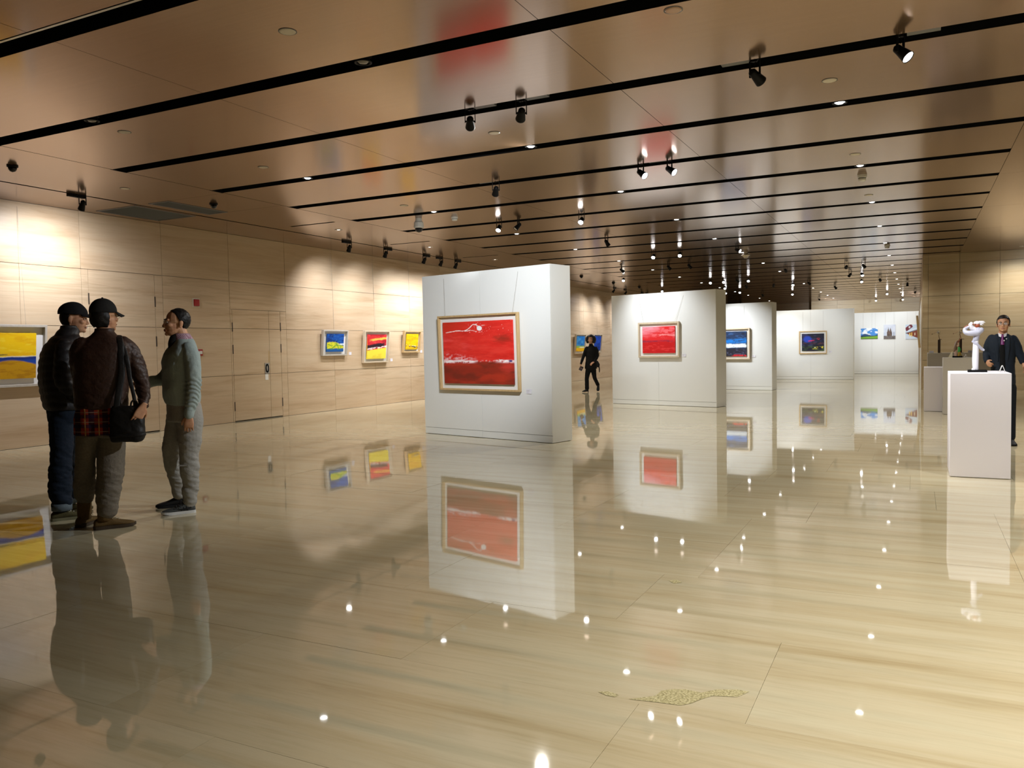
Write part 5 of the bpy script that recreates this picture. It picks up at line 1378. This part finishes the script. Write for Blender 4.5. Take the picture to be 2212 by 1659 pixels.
trim_leg(bm, [(.168, .01, .68, .088), (.190, .02, .54, .070), (.208, .04, .43, .060), (.250, .13, .32, .056), (.300, .22, .21, .054)], 16)
finish('trousers', bm, .010, M['blackwool'], P, 4, folds(.006, 9, 18, 73))
def heel_boot(heel, dirv, z0, pitch, L=.22):
    s_ = shoe(P, heel, dirv, M['black_shoe'], M['black_shoe'], L, z0=z0, pitch=pitch, k=.9, name='boot')
    return s_
s_ = heel_boot((.012, -.01), (-.80, -.60), .025, -.07)
bm = B(); tube(bm, [(.006, -.015, .06, .016), (.008, -.012, .02, .012), (.008, -.012, .002, .011)], 10, 1); obj('heel', bm, M['black_shoe'], s_, True)
bm = B(); tube(bm, [(-.022, -.025, .06, .036), (-.022, -.022, .13, .040)], 12, 1); obj('boot_shaft', bm, M['black_shoe'], s_, True)
s_ = heel_boot((.318, .275), (-.14, -.99), .20, -1.02)
bm = B(); tube(bm, [(.314, .28, .215, .016), (.322, .315, .195, .012)], 10, 1); obj('heel', bm, M['black_shoe'], s_, True)
bm = B(); tube(bm, [(.312, .245, .18, .036), (.302, .225, .23, .042)], 12, 1); obj('boot_shaft', bm, M['black_shoe'], s_, True)
shell('hair', P, H, (0, -.022, -.004), (.145, .132, .142), lambda v: v.z > -.105 and not (v.y > .036 and abs(v.x) < .072 and v.z < .070), M['hair'], .050, disp=lambda v: .012 * mnoise.noise(v * 26))
# her purse and the dark wallet in her hand
t = thing('wallet', 'dark purse held in the hand of the walking woman', 'wallet', (-8.779, 22.532, 0), RZ((.9318, .363)))
bm = B(); add_box(bm, -.052, .052, -.012, .012, -.065, .065); bmesh.ops.bevel(bm, geom=list(bm.edges), offset=.006, segments=2, affect='EDGES')
obj('case', bm, mat('dark_purple_leather', (.03, .018, .022), .45), t, loc=(-.192, -.135, .715), rot=(R(-8), R(28), 0))
bm = B(); add_box(bm, -.04, .04, -.014, -.011, .02, .05); obj('flap', bm, M['lampblack'], t, loc=(-.192, -.135, .715), rot=(R(-8), R(28), 0))
t = thing('handbag', 'small black bag with dangling strap at the hip of the walking woman', 'bag', (-8.779, 22.532, 0), RZ((.9318, .363)))
bm = B(); loft(bm, [ellipse((x, .055, z), (1, 0, 0), (0, 1, 0), a, .035, 18, 2.6) for x, z, a in spline([(.315, .735, .020), (.312, .76, .044), (.305, .82, .060), (.292, .88, .046), (.285, .93, .022)], 3)]); obj('bag_body', bm, M['bagblack'], t, True)
bm = B(); tube(bm, [(.335, .05, .78, .018, .006), (.350, .05, .70, .016, .006), (.352, .05, .63, .015, .005), (.350, .05, .585, .010, .005)], 10, 4, flat=(1, 0, 0)); obj('loose_strap', bm, M['bagblack'], t, True)
bm = B(); tube(bm, [(.285, .05, .92, .008), (.24, .11, 1.12, .008), (.225, .06, 1.33, .008), (.215, -.02, 1.355, .008)], 8, 4); obj('shoulder_strap', bm, M['bagblack'], t, True)

# ---------------------------------------------------------------- man in dark suit behind the front plinth
P = thing('person', 'man with glasses in dark navy suit and purple tie behind the white plinth', 'person', (1.010, 12.199, 0), RZ((.9966, -.0825)))
f_h, f_t = (-.05, -1), (0, -1)
H = head_matrix((-.007, -.005, 1.562), f_h, .03, k=.90)
bm = B(); head(bm, H, 1.03)
tube(bm, [(-.005, .01, 1.51, .050), (-.01, .01, 1.455, .052), (-.015, .01, 1.40, .07)], 14, 2)
torso(bm, [(.80, 0, 0, .10, .07), (1.05, 0, 0, .11, .08), (1.3, -.01, 0, .12, .08), (1.39, -.015, 0, .08, .05)], f_t)
RA = [(-.135, 0, 1.37), (-.185, .01, 1.19), (-.185, -.10, 1.085)]; LA = [(.105, 0, 1.36), (.172, .0, 1.19), (.208, -.05, 1.065)]
for a in (RA, LA): tube(bm, [(*a[0], .026), (*a[1], .030), (*a[2], .022)], 10, 3)
hand(bm, (-.184, -.105, 1.082), (.25, -.75, -.35), (.9, .1, -.2), 1.0, 1, .85)
hand(bm, (.210, -.055, 1.058), (.25, -.25, -.93), (-.9, -.2, -.1), .5, -1, .85)
for sx in (-1, 1): tube(bm, [(sx * .075, 0, .80, .055), (sx * .082, 0, .44, .042), (sx * .085, .02, .10, .028)], 10, 3)
finish('body', bm, .0055, M['skin'], P, 3)
face_parts(P, H); glasses(P, H, M['wireframe'], .024)
M['navy'] = fabric('navy_suit', lin(26, 34, 44), .8, .25, 90, .3)
bm = B()
torso(bm, [(.78, -.005, 0, .140, .108), (.92, -.005, 0, .138, .106), (1.06, -.010, 0, .138, .104), (1.20, -.016, 0, .148, .108), (1.31, -.020, 0, .160, .102), (1.37, -.020, 0, .148, .086), (1.415, -.018, 0, .100, .068), (1.44, -.014, .01, .066, .056)], f_t)
tube(bm, [(-.130, 0, 1.378, .056), (-.165, 0, 1.30, .056), (-.186, .01, 1.19, .050), (-.190, -.05, 1.13, .044), (-.185, -.095, 1.09, .036)], 14, 4)
tube(bm, [(.100, 0, 1.368, .056), (.140, 0, 1.29, .055), (.172, .0, 1.19, .049), (.192, -.02, 1.13, .043), (.207, -.045, 1.072, .035)], 14, 4)
jk = finish('suit_jacket', bm, .0085, M['navy'], P, 4, folds(.006, 9, 16, 81))
bm = B(); torso(bm, [(.80, -.005, -.016, .050, .098), (1.06, -.010, -.016, .056, .096), (1.24, -.016, -.016, .054, .100), (1.36, -.016, -.018, .044, .084), (1.405, -.014, -.016, .028, .066)], f_t); obj('pullover', bm, M['blackwool'], P, True)
M['shirtwhite'] = mat('white_shirt', (.66, .63, .66), .7)
bm = B()
for s_ in (-1, 1):
    v = [bm.verts.new(p) for p in ((-.014 + s_ * .006, -.082, 1.425), (-.014 + s_ * .048, -.055, 1.452), (-.014 + s_ * .040, -.075, 1.405), (-.014 + s_ * .016, -.092, 1.392))]; bm.faces.new(v)
o = obj('shirt_collar', bm, M['shirtwhite'], P); md = o.modifiers.new('t', 'SOLIDIFY'); md.thickness = .006
bm = B(); tube(bm, [(-.014, -.086, 1.420, .016, .008), (-.014, -.094, 1.400, .011, .007), (-.014, -.106, 1.35, .018, .006), (-.014, -.118, 1.30, .020, .005)], 10, 3, flat=(1, 0, 0)); obj('necktie', bm, mat('purple_silk', lin(108, 24, 96), .4), P, True)
for s_ in (-1, 1):
    bm = B(); tube(bm, [(-.016 + s_ * .056, -.058, 1.43, .018, .004), (-.016 + s_ * .062, -.094, 1.34, .026, .005), (-.014 + s_ * .058, -.108, 1.22, .022, .005), (-.012 + s_ * .052, -.108, 1.08, .008, .004)], 10, 4, flat=(1, 0, 0)); obj('lapel', bm, M['navy'], jk, True)
bm = B(); ball(bm, (.030, -.118, 1.372), (.007, .004, .007), 12); ball(bm, (.004, -.120, 1.35), (.008, .004, .009), 12); obj('pin', bm, M['offwhite'], P, True)
M['navytrouser'] = fabric('dark_suit_trousers', lin(20, 25, 32), .85, .25, 90, .25)
bm = B(); torso(bm, [(.72, 0, 0, .135, .098), (.84, 0, 0, .135, .10)], f_t)
for sx in (-1, 1): trim_leg(bm, [(sx * .070, 0, .74, .080), (sx * .078, 0, .44, .066), (sx * .084, .01, .10, .058)], 16)
finish('trousers', bm, .010, M['navytrouser'], P, 4)
for sx in (-1, 1): shoe(P, (sx * .085, .075), (sx * .15, -1), M['black_shoe'], M['capblack'], .255, k=.9)
shell('hair', P, H, (0, -.016, .036), (.086, .104, .100), lambda v: v.z > .058 + .25 * max(0, v.y) or (v.y < .005 and v.z > -.040), M['hair'], .014, disp=lambda v: .004 * mnoise.noise(v * 50))
